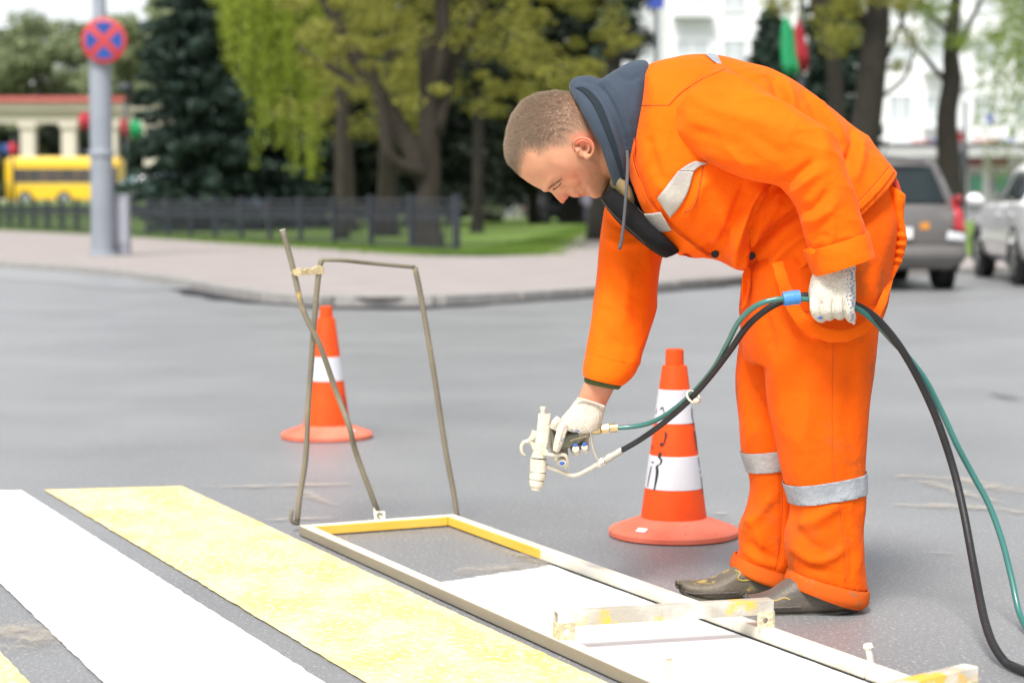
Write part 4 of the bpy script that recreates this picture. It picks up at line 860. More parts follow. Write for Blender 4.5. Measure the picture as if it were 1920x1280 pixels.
# bridging handles (flat bar on two drilled lugs)
M['bridge'] = mat('bridge_bar', (.38,.35,.29), .6, c2=(.66,.63,.58), scale=9, contrast=.22, detail=9, bump=.8, bscale=200, c3=(.70,.42,.06), scale3=7, t3=.52)
M['lug'] = mat('speckled_lug', (.42,.36,.24), .7, c2=(.66,.58,.38), scale=90, contrast=.2, bump=.8, bscale=200)
def bridge(s, s2):
    zc = HB+.045; a, b_ = pt(pl, s)+cr*-.012, pt(pr, s2)+cr*.016
    n_ = nrm(b_-a); th = .0035; hh = .030; tp = MB(); A0, B0 = a+[0,0,zc], b_+[0,0,zc]; f_ = nrm(np.cross(n_, (0,0,1)))
    for dx in (-1, 1): tp.bar(A0+f_*dx*.014, B0+f_*dx*.014, th, hh)
    for dz in (-1, 1): tp.bar(A0+[0,0,dz*(hh/2-th/2)], B0+[0,0,dz*(hh/2-th/2)], .0245, th)
    br = tp.build('bridge_bar', M['bridge'], fr, bevel=.001)
    for c_, dr in ((a, 1), (b_, -1)):
        lg = MB(); z0_, z1_ = HB+.003, zc-hh/2; w_ = .034
        cc = c_+n_*dr*(w_/2+.002); zc_ = (z0_+z1_)/2+.002; hz_ = z1_-z0_+.01
        # plate with a real hole: ring of quads round a circle
        k_ = 16; vs = []
        for side in (-1, 1):
            for i in range(k_):
                a_ = 2*math.pi*i/k_+math.pi/k_*0; ca, sa = math.cos(a_), math.sin(a_); sc = 1/max(abs(ca), abs(sa))
                vs.append(cc-f_*(-.016)+f_*side*.002*-1+n_*ca*sc*w_/2+np.array([0,0,zc_+sa*sc*hz_/2]))
            for i in range(k_):
                a_ = 2*math.pi*i/k_; vs.append(cc-f_*(-.016)+f_*side*.002*-1+n_*math.cos(a_)*.0065+np.array([0,0,zc_+math.sin(a_)*.0065]))
        fs = []
        for i in range(k_):
            j = (i+1) % k_; fs += [(i, j, k_+j, k_+i), (2*k_+j, 2*k_+i, 3*k_+i, 3*k_+j), (i, 2*k_+i, 2*k_+j, j), (k_+i, k_+j, 3*k_+j, 3*k_+i)]
        lg.add(vs, fs); lg.box(c_+n_*dr*.002+[0,0,zc_], (.004,.030,hz_), math.atan2(e[1], e[0])-math.pi/2); lg.build('lug', M['lug'], fr)
sb = float((G(1078, 1196, HB)-fl)@e); sb2 = float((G(1438, 1176, HB)-frr)@e); bridge(sb, sb2)
sc_ = float((G(1432, 1310, HB)-fl)@e)
sc2 = float((G(1840, 1306, HB)-frr)@e); bridge(2.42, 2.30)
# locking pins at the joints
for u, v, u2, v2 in [(1257,1263,1254,1230),(1634,1237,1628,1212)]:
    p0 = G(u, v, HB+.003); p1 = P(u2, v2, p0[1]); p0 = p0-[0,0,.01]; pn = thing('locking_pin', 'cream painted pin in the %s frame joint' % ('left' if u < 1400 else 'right'), 'pin', 'pins in the frame joints')
    MB().tube([p0, p1], .0062, 10).build('shank', M['steel_over'], pn, smooth='auto'); dr = nrm(p1-p0); MB().tube([p1-dr*.001, p1+dr*.006], [.0100,.0085], 12).build('head', M['steel_over'], pn, smooth='auto')
# wire handle
M['wire'] = mat('dirty_wire_rod', (.13,.115,.085), .65, c2=(.21,.185,.13), scale=8, contrast=.4, bump=.6, bscale=150, c3=(.50,.34,.10), scale3=10, t3=.62)
wl0 = G(557, 975, .03); wr0 = G(857, 966, HB); Yl, Yr = wl0[1], wr0[1]
rods = [([P(557,980,Yl), P(562,930,Yl), P(573,860,Yl), P(578,760,Yl), P(584,680,Yl), P(590,590,Yl), P(598,510,Yl), P(603,487,Yl)], .0078, 'handle_rod'),
        ([P(603,487,Yl), P(640,488,Yl), P(690,493,(Yl+Yr)/2), P(778,501,Yr)], .0058, 'handle_top_rod'),
        ([P(778,501,Yr), P(790,560,Yr), P(812,690,Yr), P(835,840,Yr), P(850,920,Yr), P(857,968,Yr)], .0078, 'handle_rod')]
for pts, r_, nm in rods: MB().tube(pts, r_, 10, 30).build(nm, M['wire'], fr, smooth=True)
Ym = G(708, 972, .03)[1]
dia = MB().tube([P(530,432,Yl-.03), P(548,497,Yl-.03), P(568,580,Yl-.025), P(600,648,Yl-.02), P(630,733,Yl), P(655,800,Ym-.05), P(668,850,Ym-.02), P(708,958,Ym)], .0078, 10, 40).build('brace_rod', M['wire'], fr, smooth=True)
MB().tube([P(530,432,Yl-.03), P(529.4,430,Yl-.03)], .0082, 10).build('rod_end', mat('grey_cap', (.55,.53,.48), .6), dia, smooth=True)
kn = MB()
for k_ in range(4):
    kn.tube([P(548+k_,508+2*k_,Yl-.042), P(562,504+4*k_,Yl-.05), P(576,512-3*k_,Yl-.03), P(592,500+4*k_,Yl-.012), P(606,503+3*k_,Yl-.005), P(598,512,Yl+.014), P(574,508+2*k_,Yl+.005), P(552,514,Yl-.015), P(546,512,Yl-.04)], .0022, 6, 40)
kn.build('tie_wire', mat('yellowed_wire', (.50,.40,.20), .6, c2=(.62,.54,.34), scale=20), fr, smooth=True)
MB().box(P(712,966,Ym-.01), (.030,.006,.024)).box(P(704,956,Ym-.004), (.010,.006,.03)).build('brace_lug', M['steel_paint'], fr)
a = np.linspace(0, 5, 14); MB().tube(np.column_stack([P(712,966,Ym-.016)[0]+.007*np.cos(a), np.full(14, Ym-.016), P(712,966,Ym-.016)[2]+.007*np.sin(a)]), .0018, 6).build('brace_bolt', M['wire'], fr)
MB().tube([P(547,955,Yl-.01), P(546,974,Yl-.015), P(552,980,Yl-.01), P(560,981,Yl)], .0055, 8, 14).build('corner_hook', M['wire'], fr, smooth=True)
# ------------------------------------------------------------------ the road painter
YC = 4.45
M['orange'] = mat('orange_workwear', (.88,.135,.002), .8, c2=(.82,.108,.001), scale=7, contrast=.4, detail=8, c3=(.50,.085,.006), scale3=8, t3=.60, s3=.45, bump=.30, bscale=55, sheen=.05, spec=.12)
M['orange_old'] = mat('orange_trousers_soiled', (.82,.110,.001), .8, c2=(.70,.088,.002), scale=7, contrast=.4, detail=8, bump=.30, bscale=55, sheen=.03, spec=.12, c3=(.30,.085,.015), scale3=7.5, t3=.56, s3=.5)
M['orange_hem'] = mat('orange_rolled_hem', (.62,.105,.008), .8, c2=(.50,.08,.008), scale=9, bump=.4, bscale=300, spec=.15, c3=(.30,.12,.05), scale3=22, t3=.57)
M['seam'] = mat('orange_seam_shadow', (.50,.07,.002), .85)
M['reflect'] = mat('silver_tape', (.40,.38,.37), .5, c2=(.27,.26,.26), scale=14, contrast=.4, bump=.7, bscale=90, c3=(.26,.23,.19), scale3=30, t3=.63)
M['reflect_blue'] = mat('silver_tape_worn', (.36,.38,.40), .45, c2=(.21,.23,.26), scale=18, contrast=.5, bump=.6, bscale=80, c3=(.24,.22,.19), scale3=30, t3=.62)
M['reflect_cream'] = mat('cream_silver_tape', (.50,.47,.41), .5, c2=(.36,.33,.31), scale=12, contrast=.35, bump=.4, bscale=100)
M['hoodie'] = mat('slate_hoodie', (.035,.048,.070), .9, c2=(.048,.064,.088), scale=10, bump=.3, bscale=500, sheen=.12, spec=.2)
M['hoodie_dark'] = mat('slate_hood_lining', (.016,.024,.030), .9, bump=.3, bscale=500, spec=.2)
M['black_knit'] = mat('black_jersey', (.007,.007,.008), .9, c2=(.011,.011,.012), scale=12, bump=.4, bscale=400, spec=.15)
M['khaki'] = mat('khaki_collar', (.20,.15,.065), .85, c2=(.24,.19,.09), scale=15, bump=.3, bscale=300)
M['cord'] = mat('grey_cord', (.075,.075,.08), .85, bump=.5, bscale=500)
M['skin'] = mat('skin', (.57,.29,.175), .5, c2=(.51,.24,.145), scale=22, contrast=.6, bump=.25, bscale=260, attr='tint', spec=.35)
sk = M['skin'].node_tree.nodes['Principled BSDF']; sk.inputs['Subsurface Weight'].default_value = .18; sk.inputs['Subsurface Radius'].default_value = (.012,.004,.002); sk.inputs['Subsurface Scale'].default_value = 1
M['hair'] = mat('light_brown_hair', (.27,.20,.14), .6, c2=(.42,.33,.245), scale=3, island=True)
M['glove'] = mat('cotton_glove', (.64,.60,.51), .9, c2=(.44,.40,.33), scale=300, contrast=.35, detail=1, bump=1, bscale=300)
M['bluedot'] = mat('blue_pvc_dots', (.02,.10,.38), .5)
M['boot'] = mat('rubber_shoe', (.070,.060,.052), .55, c2=(.135,.115,.093), scale=9, contrast=.5, bump=.5, bscale=110, c3=(.26,.20,.12), scale3=15, t3=.58, s3=.6)
M['boot_far'] = mat('rubber_shoe_painted', (.085,.072,.052), .55, c2=(.16,.135,.095), scale=9, contrast=.5, bump=.5, bscale=110, c3=(.42,.31,.07), scale3=15, t3=.555)
M['button'] = mat('dark_button', (.008,.007,.007), .5, spec=.3)
foot = G(1540, 1140); man = thing('person', 'man in orange workwear bending over to spray road paint', 'person')
Pc = lambda u, v, Y=YC: P(u, v, Y)

# ---- body: head, neck, torso, arms and legs as one skin
bd = MB()
outline = [(951,290),(949.5,272),(953.5,245),(962,218),(981,191),(1006,178),(1042,171.5),(1074,174),(1100,184),(1122,202),(1145,232),(1158,268),(1160,300),(1149,328),(1143,345),(1138,358),(1129,368),(1117,373),(1108,370),(1101,366.5),(1095,368),(1089,369),(1084,368.5),(1078,371.5),(1070,368.5),(1062,366),(1050,365),(1040,361),(1031,359.5),(1023,359.5),(1012,354.5),(1000,348.5),(988,341),(976,332),(963,314),(955,302)]
o2 = np.array(outline, float); o2 = np.vstack([o2, o2[:1]])
dd_ = np.r_[0, np.cumsum(np.hypot(*np.diff(o2, axis=0).T))]; tt = np.linspace(0, dd_[-1], 221)[:-1]; O = np.column_stack([np.interp(tt, dd_, o2[:, k]) for k in (0, 1)])
hc = np.array([1056., 276.])
upv = np.array([-.975, -.22]); fwv = np.array([-.22, .975])        # head axes in photo space: towards crown, towards face
def half_w(p):
    r = p-hc; a = r@upv; f = r@fwv                                   # px towards crown / towards face
    w = .079*np.ones(len(p))
    w *= 1-.36*np.clip((-a-5)/95, 0, 1)**1.3*np.clip((f+10)/60, 0, 1)   # jaw narrows
    w *= 1-.16*np.clip((a-30)/80, 0, 1)
    w *= 1-.14*np.clip((f-35)/60, 0, 1)
    w *= 1-.12*np.clip((-a-30)/70, 0, 1)
    return w
nr = 44; vs = []; N = len(O)
for sgn in (-1, 1):
    for i in range(nr+1):
        s = math.sin(math.pi/2*i/nr); p = hc+(O-hc)*s; w = half_w(p)*(1-s**2.5)**.55
        vs.append(np.array([Pc(u, v) for u, v in p])+np.column_stack([0*w, sgn*w, 0*w]))
vs = np.vstack(vs); fs = []; base2 = (nr+1)*N
for h in (0, 1):
    for i in range(nr):
        for j in range(N):
            a_, b_, c_, d_ = h*base2+i*N+j, h*base2+i*N+(j+1) % N, h*base2+(i+1)*N+(j+1) % N, h*base2+(i+1)*N+j
            fs.append((a_, b_, c_, d_) if h else (d_, c_, b_, a_))
bd.add(vs, fs)
mm = lambda n: n/F*YC                                                  # photo px -> metres at the head
U3 = nrm(Pc(*(hc+upv*10))-Pc(*hc)); F3 = nrm(Pc(*(hc+fwv*10))-Pc(*hc)); S3 = np.array([0, 1, 0])
# nose
def nsec(p, q, w): return sec(p[0], p[1], q[0], q[1], YC, w, 2)
bd.loft([nsec((1030,352),(1030,357.5),.006), nsec((1035,352),(1036,364),.0085), nsec((1042,356),(1044,373),.0105), nsec((1048,359),(1051,380),.0125), nsec((1055,360),(1055,382.5),.0125), nsec((1060,361),(1060,378),.010), nsec((1063,361),(1063.5,371),.006)], 24, 18)
for s in (-1, 1):
    bd.ell(Pc(1059,368.5)+S3*s*.0135, [U3*.009, F3*.0075, S3*.0058])                   # wing of the nose
    bd.ell(Pc(1047,346.5)+S3*s*.034, [U3*.012, F3*.010, S3*.015])                      # closed lid
    bd.tube([Pc(1022,355)+S3*s*.006, Pc(1024,350)+S3*s*.022, Pc(1030,338)+S3*s*.043, Pc(1040,322)+S3*s*.058], [.008,.0095,.009,.006], 10, 20)   # brow
    bd.ell(Pc(1068,333)+S3*s*.040, [U3*.030, F3*.022, S3*.017])                        # cheekbone
bd.ell(Pc(1084,363.5), [U3*.0085, F3*.0085, S3*.023]); bd.ell(Pc(1094,361.5), [U3*.007, F3*.0085, S3*.020]); bd.ell(Pc(1114,358), [U3*.016, F3*.013, S3*.020])
# neck, trunk, limbs (under the clothes)
bd.loft([sec(1075,215,1105,330,YC,.055), sec(1110,205,1138,335,YC,.060), sec(1140,195,1160,345,YC,.064), sec(1180,170,1185,380,YC,.085)], 20, 32)
bd.loft([sec(1180,165,1185,370,YC,.08), sec(1250,150,1240,400,YC,.15), sec(1340,150,1310,440,YC,.16), sec(1460,190,1390,450,YC,.14), sec(1580,290,1450,500,YC,.14), sec(1630,400,1450,560,YC,.15), sec(1620,520,1440,600,YC,.14)], 40, 32)
for Yl_, us in ((4.37, (1545,1535,1548,1552)), (4.53, (1480,1465,1462,1440))):
    bd.tube([P(us[0],520,Yl_), P(us[1],720,Yl_), P(us[2],860,Yl_), P(us[3],1080,Yl_)], [.085,.062,.05,.042], 14, 30)
bd.tube([P(1310,230,4.34), P(1400,245,4.25), P(1535,290,4.20), P(1550,400,4.18), P(1568,500,4.175)], [.045,.045,.04,.035,.027], 14, 30)
bd.tube([P(1215,340,4.60), P(1185,450,4.63), P(1168,560,4.60), P(1140,690,4.535)], [.05,.038,.035,.032], 14, 30)
bd.loft([sec(1103,700,1160,712,4.53,.03), sec(1092,724,1148,736,4.53,.0285), sec(1084,745,1137,758,4.53,.026), sec(1074,765,1128,785,4.53,.028)], 14, 20)
me = remesh(bd, .0029, 2)
co = get_co(me); u, v = project(co); hv = (u < 1165) & (v < 385)
body = link('body', me, M['skin'], man, True)
# extra relief on the face, drawn in profile coordinates on both sides
def relief(lines):
    co = get_co(me); no = get_no(me); rel = co.copy(); q = P(0,0,1)
    t = YC/np.maximum(.01, co[:, 1]); u0 = 960+F*(co[:, 0]*1.0)/((co-CAM)@FWD); v0 = 640-F*((co-CAM)@UP)/((co-CAM)@FWD); d = np.zeros(len(co))
    for L, w, amp in lines:
        d += amp*np.exp(-(seg_dist(u0, v0, L)/w)**2)
    d[(u0 > 1170) | (v0 > 400)] = 0; d *= (np.abs(co[:, 1]-YC) > .012); set_co(me, co+no*d[:, None])
relief([([(1036,352),(1046,347)], 4.5, -.0022), ([(1038,351.5),(1052,343)], 1.5, -.0016), ([(1033,357),(1040,345),(1052,333)], 3.0, -.0015),
        ([(1064,362),(1066,355)], 3, -.0008), ([(1089,368),(1085,360)], 2, -.0014), ([(1104,366),(1100,355)], 4, -.0015), ([(1090,330),(1115,342)], 10, -.0008), ([(1100,300),(1135,320),(1132,352)], 7, .0018), ([(1020,300),(1035,320)], 10, -.0015)])
# ear (near and far): rim, antihelix, lobe and bowl
em = MB()
for s, Ye in ((-1, YC-.080), (1, YC+.080)):
    E = lambda u, v, k=0: P(u, v, Ye)+np.array([0, s*k, 0])
    em.tube([E(1077,280,-.001), E(1075.5,269,.004), E(1081,261.5,.010), E(1092,259.5,.014), E(1104,263,.017), E(1111,272,.017), E(1112,282,.014), E(1108,291,.009), E(1102,295,.004)], [.0030,.0032,.0034,.0034,.0036,.0036,.0034,.0032,.0034], 8, 40)
    em.tube([E(1085,268,.004), E(1094,267,.008), E(1102,272,.010), E(1103,281,.009), E(1098,288,.005)], [.002,.0026,.003,.003,.002], 8, 24)
    em.ell(E(1095,278,-.001), [np.array([mm(17),0,0]), np.array([0,.006,0]), np.array([0,0,mm(17)])]); em.ell(E(1101,293,.003), [np.array([mm(7),0,0]), np.array([0,.005,0]), np.array([0,0,mm(6.5)])])
    em.ell(E(1083,283,.003), [np.array([mm(3.5),0,0]), np.array([0,.004,0]), np.array([0,0,mm(4.5)])])
eme = remesh(em, .0012, 2); ear = bpy.data.objects.new('ear_tmp', eme)
# real hollow for the canal; its shadow is also painted into the tint
ec = get_co(eme); eu, ev = project(ec); no = get_no(eme); hol = np.exp(-(np.hypot((eu-1096)/5.5, (ev-278)/6))**2)+.7*np.exp(-(np.hypot((eu-1085)/5, (ev-273.5)/2.4))**2)
sgn = np.sign(ec[:, 1]-YC); outer = (sgn*no[:, 1] > .1); ec[:, 1] -= sgn*hol*.009*outer; set_co(eme, ec)
b = bmesh.new(); b.from_mesh(me); b.from_mesh(eme); b.to_mesh(me); b.free(); bpy.data.objects.remove(ear)
me.polygons.foreach_set('use_smooth', [True]*len(me.polygons))
# colour of the skin: ruddy nose, cheek and ear, stubble, scalp under the cropped hair; shade painted into the ear hollows
co = get_co(me); u, v = project(co); T = np.ones((len(co), 4), np.float32)
def dab(cu, cv, ru, rv, c, k=1, sel=None):
    w = np.exp(-(((u-cu)/ru)**2+((v-cv)/rv)**2))*k
    if sel is not None: w = w*sel
    T[:, :3] = T[:, :3]*(1-w[:, None])+np.array(c)*w[:, None]
dab(1054,376,14,11,(1.05,.62,.58),.9); dab(1062,366,5,5,(.9,.5,.48),.7); dab(1075,330,28,20,(1.06,.74,.68),.8); dab(1094,264,22,11,(1.10,.52,.48),.95); dab(1111,278,6,16,(1.05,.70,.66),.7); dab(1120,255,20,22,(1.0,.66,.62),.7); dab(1135,305,25,25,(.92,.68,.60),.6)
dab(1090,368,9,5,(.92,.45,.45),.95); dab(1122,345,20,22,(.86,.80,.78),.55); dab(1082,300,14,12,(.82,.74,.70),.5); dab(1112,758,60,40,(1.0,.72,.70),.6); dab(1096,279,4.5,5,(.55,.30,.26),.8); dab(1085,273.5,5,2.5,(.62,.36,.32),.7)
hair_poly = np.array([(940,300),(964,336),(976,333),(980,312),(985,296),(991,287),(1000,286),(1009,293),(1016,291),(1028,284),(1050,281),(1066,279),(1075,272),(1075,259),(1086,252),(1106,251),(1118,258),(1128,252),(1140,236),(1150,210),(1120,150),(930,150)], float)
def inpoly(u, v, pl):
    c = np.zeros(len(u), bool); j = len(pl)-1
    for i in range(len(pl)):
        xi, yi, xj, yj = *pl[i], *pl[j]; c ^= ((yi > v) != (yj > v)) & (u < (xj-xi)*(v-yi)/(yj-yi+1e-9)+xi); j = i
    return c
hp = inpoly(u, v, hair_poly); dist = seg_dist(u, v, np.vstack([hair_poly[1:18]])); k_ = np.where(hp, np.clip(dist/14, 0, 1), 0)*.75
body_near_ear = (np.abs(np.abs(co[:, 1]-YC)-.088) < .02) & (np.hypot(u-1095, v-277) < 21); k_ = np.where(body_near_ear, 0, k_)
T[:, :3] = T[:, :3]*(1-k_[:, None])+np.array([.56,.72,.82])*k_[:, None]
mot = vnoise(co, 55, 77)*.05+vnoise(co, 160, 78)*.03; T[:, :3] *= (1+mot)[:, None]; T[:, 1] *= 1-.06*np.clip(vnoise(co, 40, 79), 0, 1); jaw = np.exp(-(((u-1120)/32)**2+((v-340)/30)**2)); T[:, :3] *= (1-.16*jaw*np.clip(rng.normal(.4, .6, len(co)), 0, 1))[:, None]
ca = me.color_attributes.new('tint', 'FLOAT_COLOR', 'POINT'); ca.data.foreach_set('color', T.ravel())
# hair: cropped strands
no = get_no(me); cand = np.where(hp & ~body_near_ear & (v < 340))[0]; pick = rng.choice(cand, 110000); root = co[pick]+rng.normal(0, .0012, (110000, 3)); N3 = no[pick]
root -= N3*((root-co[pick])*N3).sum(1)[:, None]; ru, rv = project(root); de = seg_dist(ru, rv, hair_poly[1:18]); fade = np.clip(de/24, .0, 1); keep = rng.uniform(0, 1, len(root)) < .35+.65*fade
toward = np.clip((upv[0]*(ru-hc[0])+upv[1]*(rv-hc[1]))/90+.35, .15, 1); ln = (.0018+.0064*toward*fade)*rng.uniform(.7, 1.25, len(root))
dr = N3*.75+U3*.45+F3*.35+rng.normal(0, .12, (len(root), 3)); dr /= np.linalg.norm(dr, axis=1)[:, None]; sd_ = np.cross(dr, rng.normal(size=(len(root), 3))); sd_ /= np.linalg.norm(sd_, axis=1)[:, None]
c3 = np.stack([root-sd_*.00022-N3*.0004, root+sd_*.00022-N3*.0004, root+dr*ln[:, None]], 1)[keep].reshape(-1, 3)
np_mesh('hair', c3, np.arange(len(c3)).reshape(-1, 3), M['hair'], man)
# brows and lashes
hb = bvh_of(body); lash = MB()
for k_ in range(70):
    t_ = rng.uniform(); p = np.array([1026+24*t_, 355-17*t_+rng.normal(0, 1.1)]); h = hit(hb, p[0], p[1], .0004)
    if h is None: continue
    h2 = hit(hb, p[0]+5, p[1]-3.6+rng.normal(0, .8), .0016)
    if h2 is not None: lash.tube([h, h2], .00022, 3)
lash.build('eyebrow', mat('brow_hair', (.24,.13,.08), .7), body)
lash = MB()
for k_ in range(26):
    t_ = k_/25; p = np.array([1037+15.5*t_, 354-11.5*t_+2.0*math.sin(t_*3.1)]); h = hit(hb, p[0], p[1], .0003)
    if h is None: continue
    lash.tube([h, h+np.array([-.0012,-.0030,-.0046])*rng.uniform(.7,1.1)], [.0004,.00015], 3)
lash.build('eyelashes', mat('lash_hair', (.035,.02,.015), .7), body)

# ---- trousers
tr = MB()
tr.loft([sec(1440,420,1672,330,YC,.14), sec(1400,495,1680,390,YC,.172,2.5), sec(1392,545,1676,440,YC,.18,2.6), sec(1393,590,1660,535,YC,.178,2.6), sec(1392,640,1645,600,YC,.165,2.6), sec(1400,680,1636,660,YC,.15,2.6)], 40, 48)
tr.loft([sec(1428,600,1646,575,4.375,.105,2.5), sec(1433,680,1637,680,4.37,.107,2.5), sec(1443,760,1626,760,4.365,.100,2.5), sec(1457,830,1621,828,4.36,.094,2.5), sec(1470,900,1620,888,4.36,.09,2.5), sec(1485,955,1621,940,4.36,.088,2.5), sec(1473,1005,1619,990,4.36,.090,2.5), sec(1476,1040,1620,1040,4.36,.088,2.5), sec(1483,1066,1624,1085,4.36,.086,2.5), sec(1484,1074,1626,1106,4.36,.084,2.5)], 70, 48)
trm = remesh(tr, .0048, 5)
tr2 = MB().loft([sec(1393,600,1560,600,4.53,.10,2.5), sec(1380,680,1560,680,4.53,.095,2.5), sec(1378,740,1550,740,4.53,.09,2.5), sec(1388,800,1540,800,4.53,.085,2.5), sec(1395,850,1530,850,4.53,.082,2.5), sec(1407,905,1522,895,4.53,.08,2.5), sec(1400,950,1515,945,4.53,.08,2.5), sec(1386,990,1505,990,4.53,.08,2.5), sec(1388,1032,1495,1045,4.53,.078,2.5), sec(1380,1045,1480,1080,4.53,.076,2.5)], 60, 40)
trm2 = remesh(tr2, .0048, 5)
folds(trm, [([(1478,985),(1530,975),(1580,940)], 12, .010), ([(1485,962),(1500,1000),(1540,1035)], 10, -.006), ([(1475,1020),(1520,1050),(1560,1045),(1590,1020)], 9, .007), ([(1500,1060),(1560,1075)], 8, -.005), ([(1600,985),(1612,1030),(1606,1080)], 9, .005), ([(1590,970),(1598,1030),(1594,1090)], 6, -.004),
             ([(1445,640),(1456,720),(1470,800)], 12, .004), ([(1610,600),(1590,760),(1600,900)], 14, -.004), ([(1440,600),(1500,640),(1560,650)], 12, .004), ([(1500,700),(1560,720),(1610,700)], 18, .004), ([(1640,480),(1600,560),(1560,600)], 14, -.005), ([(1672,420),(1640,520),(1630,600)], 14, .005), ([(1418,560),(1440,610),(1450,660)], 9, -.006)], .0045, 11, 3, (1,1,.55), ridge=.011, rscale=7)
folds(trm2, [([(1392,985),(1420,970),(1450,925)], 9, .010), ([(1395,1010),(1425,1030),(1455,1050)], 9, -.006), ([(1400,960),(1420,1000),(1430,1040)], 8, .006), ([(1390,1025),(1420,1050),(1460,1062)], 7, .006), ([(1385,700),(1400,780),(1410,850)], 10, .004), ([(1465,880),(1466,960),(1463,1050)], 3, -.004)], .0045, 11, 4, (1,1,.55), ridge=.013, rscale=7)
legs = link('trousers', trm, M['orange_old'], man, True); leg2 = link('far_trouser_leg', trm2, M['orange_old'], legs, True); leg2.name = 'trouser_leg'
# tape bands: clean slices of the cloth, pushed outwards
def band(src, parent, p_lo, p_hi, n, m, off=.0022):
    b = bmesh.new(); b.from_mesh(src.data); n = Vector(nrm(n)); geom = lambda: b.verts[:]+b.edges[:]+b.faces[:]
    bmesh.ops.bisect_plane(b, geom=geom(), plane_co=Vector(p_lo), plane_no=n, clear_inner=True)
    bmesh.ops.bisect_plane(b, geom=geom(), plane_co=Vector(p_hi), plane_no=n, clear_outer=True)
    b.normal_update()
    for v_ in b.verts: v_.co += v_.normal*off
    me_ = bpy.data.meshes.new('reflective_band'); b.to_mesh(me_); b.free(); o = link('reflective_band', me_, m, parent, True); s = o.modifiers.new('s', 'SOLIDIFY'); s.thickness = .0016; s.offset = 1; return o
a_, b_ = P(1478,926,4.36), P(1622,903,4.36); nb = np.cross(nrm(b_-a_), (0,1,0)); nb = nb if nb[2] > 0 else -nb
ctr = P(1550,925,4.27); band(legs, legs, ctr-nb*.0225, ctr+nb*.0225, nb, M['reflect_blue'])
a_, b_ = P(1398,872,4.53), P(1466,862,4.53); nb = np.cross(nrm(b_-a_), (0,1,0)); nb = nb if nb[2] > 0 else -nb
ctr = P(1432,869,4.45); band(leg2, legs, ctr-nb*.0235, ctr+nb*.0235, nb, M['reflect'])
# rolled hems
def hem(pts, name, m, parent, seg=44, n_=1):
    """pts: loft sections from upper to lower rim; shell with thickness"""
    A = MB().loft(pts, 14, seg); me_ = A.mesh(name); b = bmesh.new(); b.from_mesh(me_); b.faces.ensure_lookup_table()
    caps = [f for f in b.faces if len(f.verts) > 4]; bmesh.ops.delete(b, geom=caps, context='FACES'); bmesh.ops.recalc_face_normals(b, faces=b.faces)
    b.to_mesh(me_); b.free(); co = get_co(me_); set_co(me_, co+get_no(me_)*(.002*vnoise(co, 40, 9))[:, None]); o = link(name, me_, m, parent, True); s = o.modifiers.new('s', 'SOLIDIFY'); s.thickness = .0045; s.offset = 0; bv_ = o.modifiers.new('b', 'BEVEL'); bv_.width = .0012; bv_.segments = 2; bv_.limit_method = 'ANGLE'; bv_.harden_normals = True; return o
hem([sec(1483,1066,1625,1103,4.36,.086,2.5), sec(1478,1073,1627,1113,4.36,.089,2.5), sec(1474,1084,1624,1128,4.36,.090,2.5), sec(1475,1090,1610,1137,4.36,.088,2.5)], 'rolled_hem', M['orange_hem'], legs)
hem([sec(1379,1038,1480,1072,4.53,.078,2.5), sec(1375,1046,1482,1084,4.53,.082,2.5), sec(1371,1058,1480,1097,4.53,.083,2.5), sec(1374,1063,1474,1100,4.53,.08,2.5)], 'rolled_hem', M['orange_hem'], leg2)
lb_ = bvh_of(legs); lb2 = bvh_of(leg2)
def seamline(bv, pts, m, parent, r=.0011, name='seam', n=50, off=.0002):
    g = [hit(bv, a, b, off) for a, b in catmull(np.array(pts, float), n)]; g = [x for x in g if x is not None]
    if len(g) > 3: return MB().tube(np.array(g), r, 5).build(name, m, parent, smooth=True)
seamline(lb_, [(1562,640),(1560,760),(1562,880),(1575,960),(1582,1030),(1584,1090)], M['seam'], legs, .0010)
seamline(lb2, [(1466,880),(1466,960),(1458,1040),(1452,1066)], M['seam'], leg2, .0012)
seamline(lb_, [(1500,582),(1560,590),(1600,585)], M['seam'], legs)
# braces hanging down over the hip, gathered waist piece at the back
def ribbon(pts, w, th, m, parent, name, n=60, wav=0, up=(0,1,0)):
    """pts rows (u,v,Y) ; flat strap whose face looks at the viewer's side of the leg"""
    c = catmull(np.array([P(*p) for p in pts]), n); w = np.interp(np.linspace(0, 1, n), np.linspace(0, 1, len(w)), w) if not np.isscalar(w) else np.full(n, w)
    T_ = np.gradient(c, axis=0); st = []
    for i in range(n):
        t_ = nrm(T_[i]); s_ = nrm(np.cross(t_, up)); st.append((c[i]+np.array([0, wav*math.sin(i*.9), 0]), s_*w[i]/2*(1+.06*math.sin(i*1.3)), nrm(np.cross(s_, t_))*th/2, 4))
    return MB().loft(st, n, 12).build(name, m, parent, smooth=True)
ribbon([(1458,492,4.265),(1466,520,4.25),(1480,560,4.245),(1502,598,4.235),(1535,622,4.225),(1575,630,4.225),(1615,618,4.235),(1645,585,4.26),(1662,545,4.33),(1672,500,4.40)], [.024,.026,.028,.030,.030,.028,.024,.020,.016,.018], .006, M['orange'], legs, 'brace_strap')
gt = MB().loft([sec(1655,345,1690,362,4.40,.05,3), sec(1662,368,1693,368,4.40,.06,3), sec(1664,400,1690,402,4.40,.055,3), sec(1672,425,1694,432,4.40,.05,3), sec(1672,455,1697,450,4.40,.05,3), sec(1668,490,1688,484,4.40,.045,3), sec(1660,530,1672,524,4.39,.03,3), sec(1658,552,1664,552,4.38,.02,3)], 50, 30)
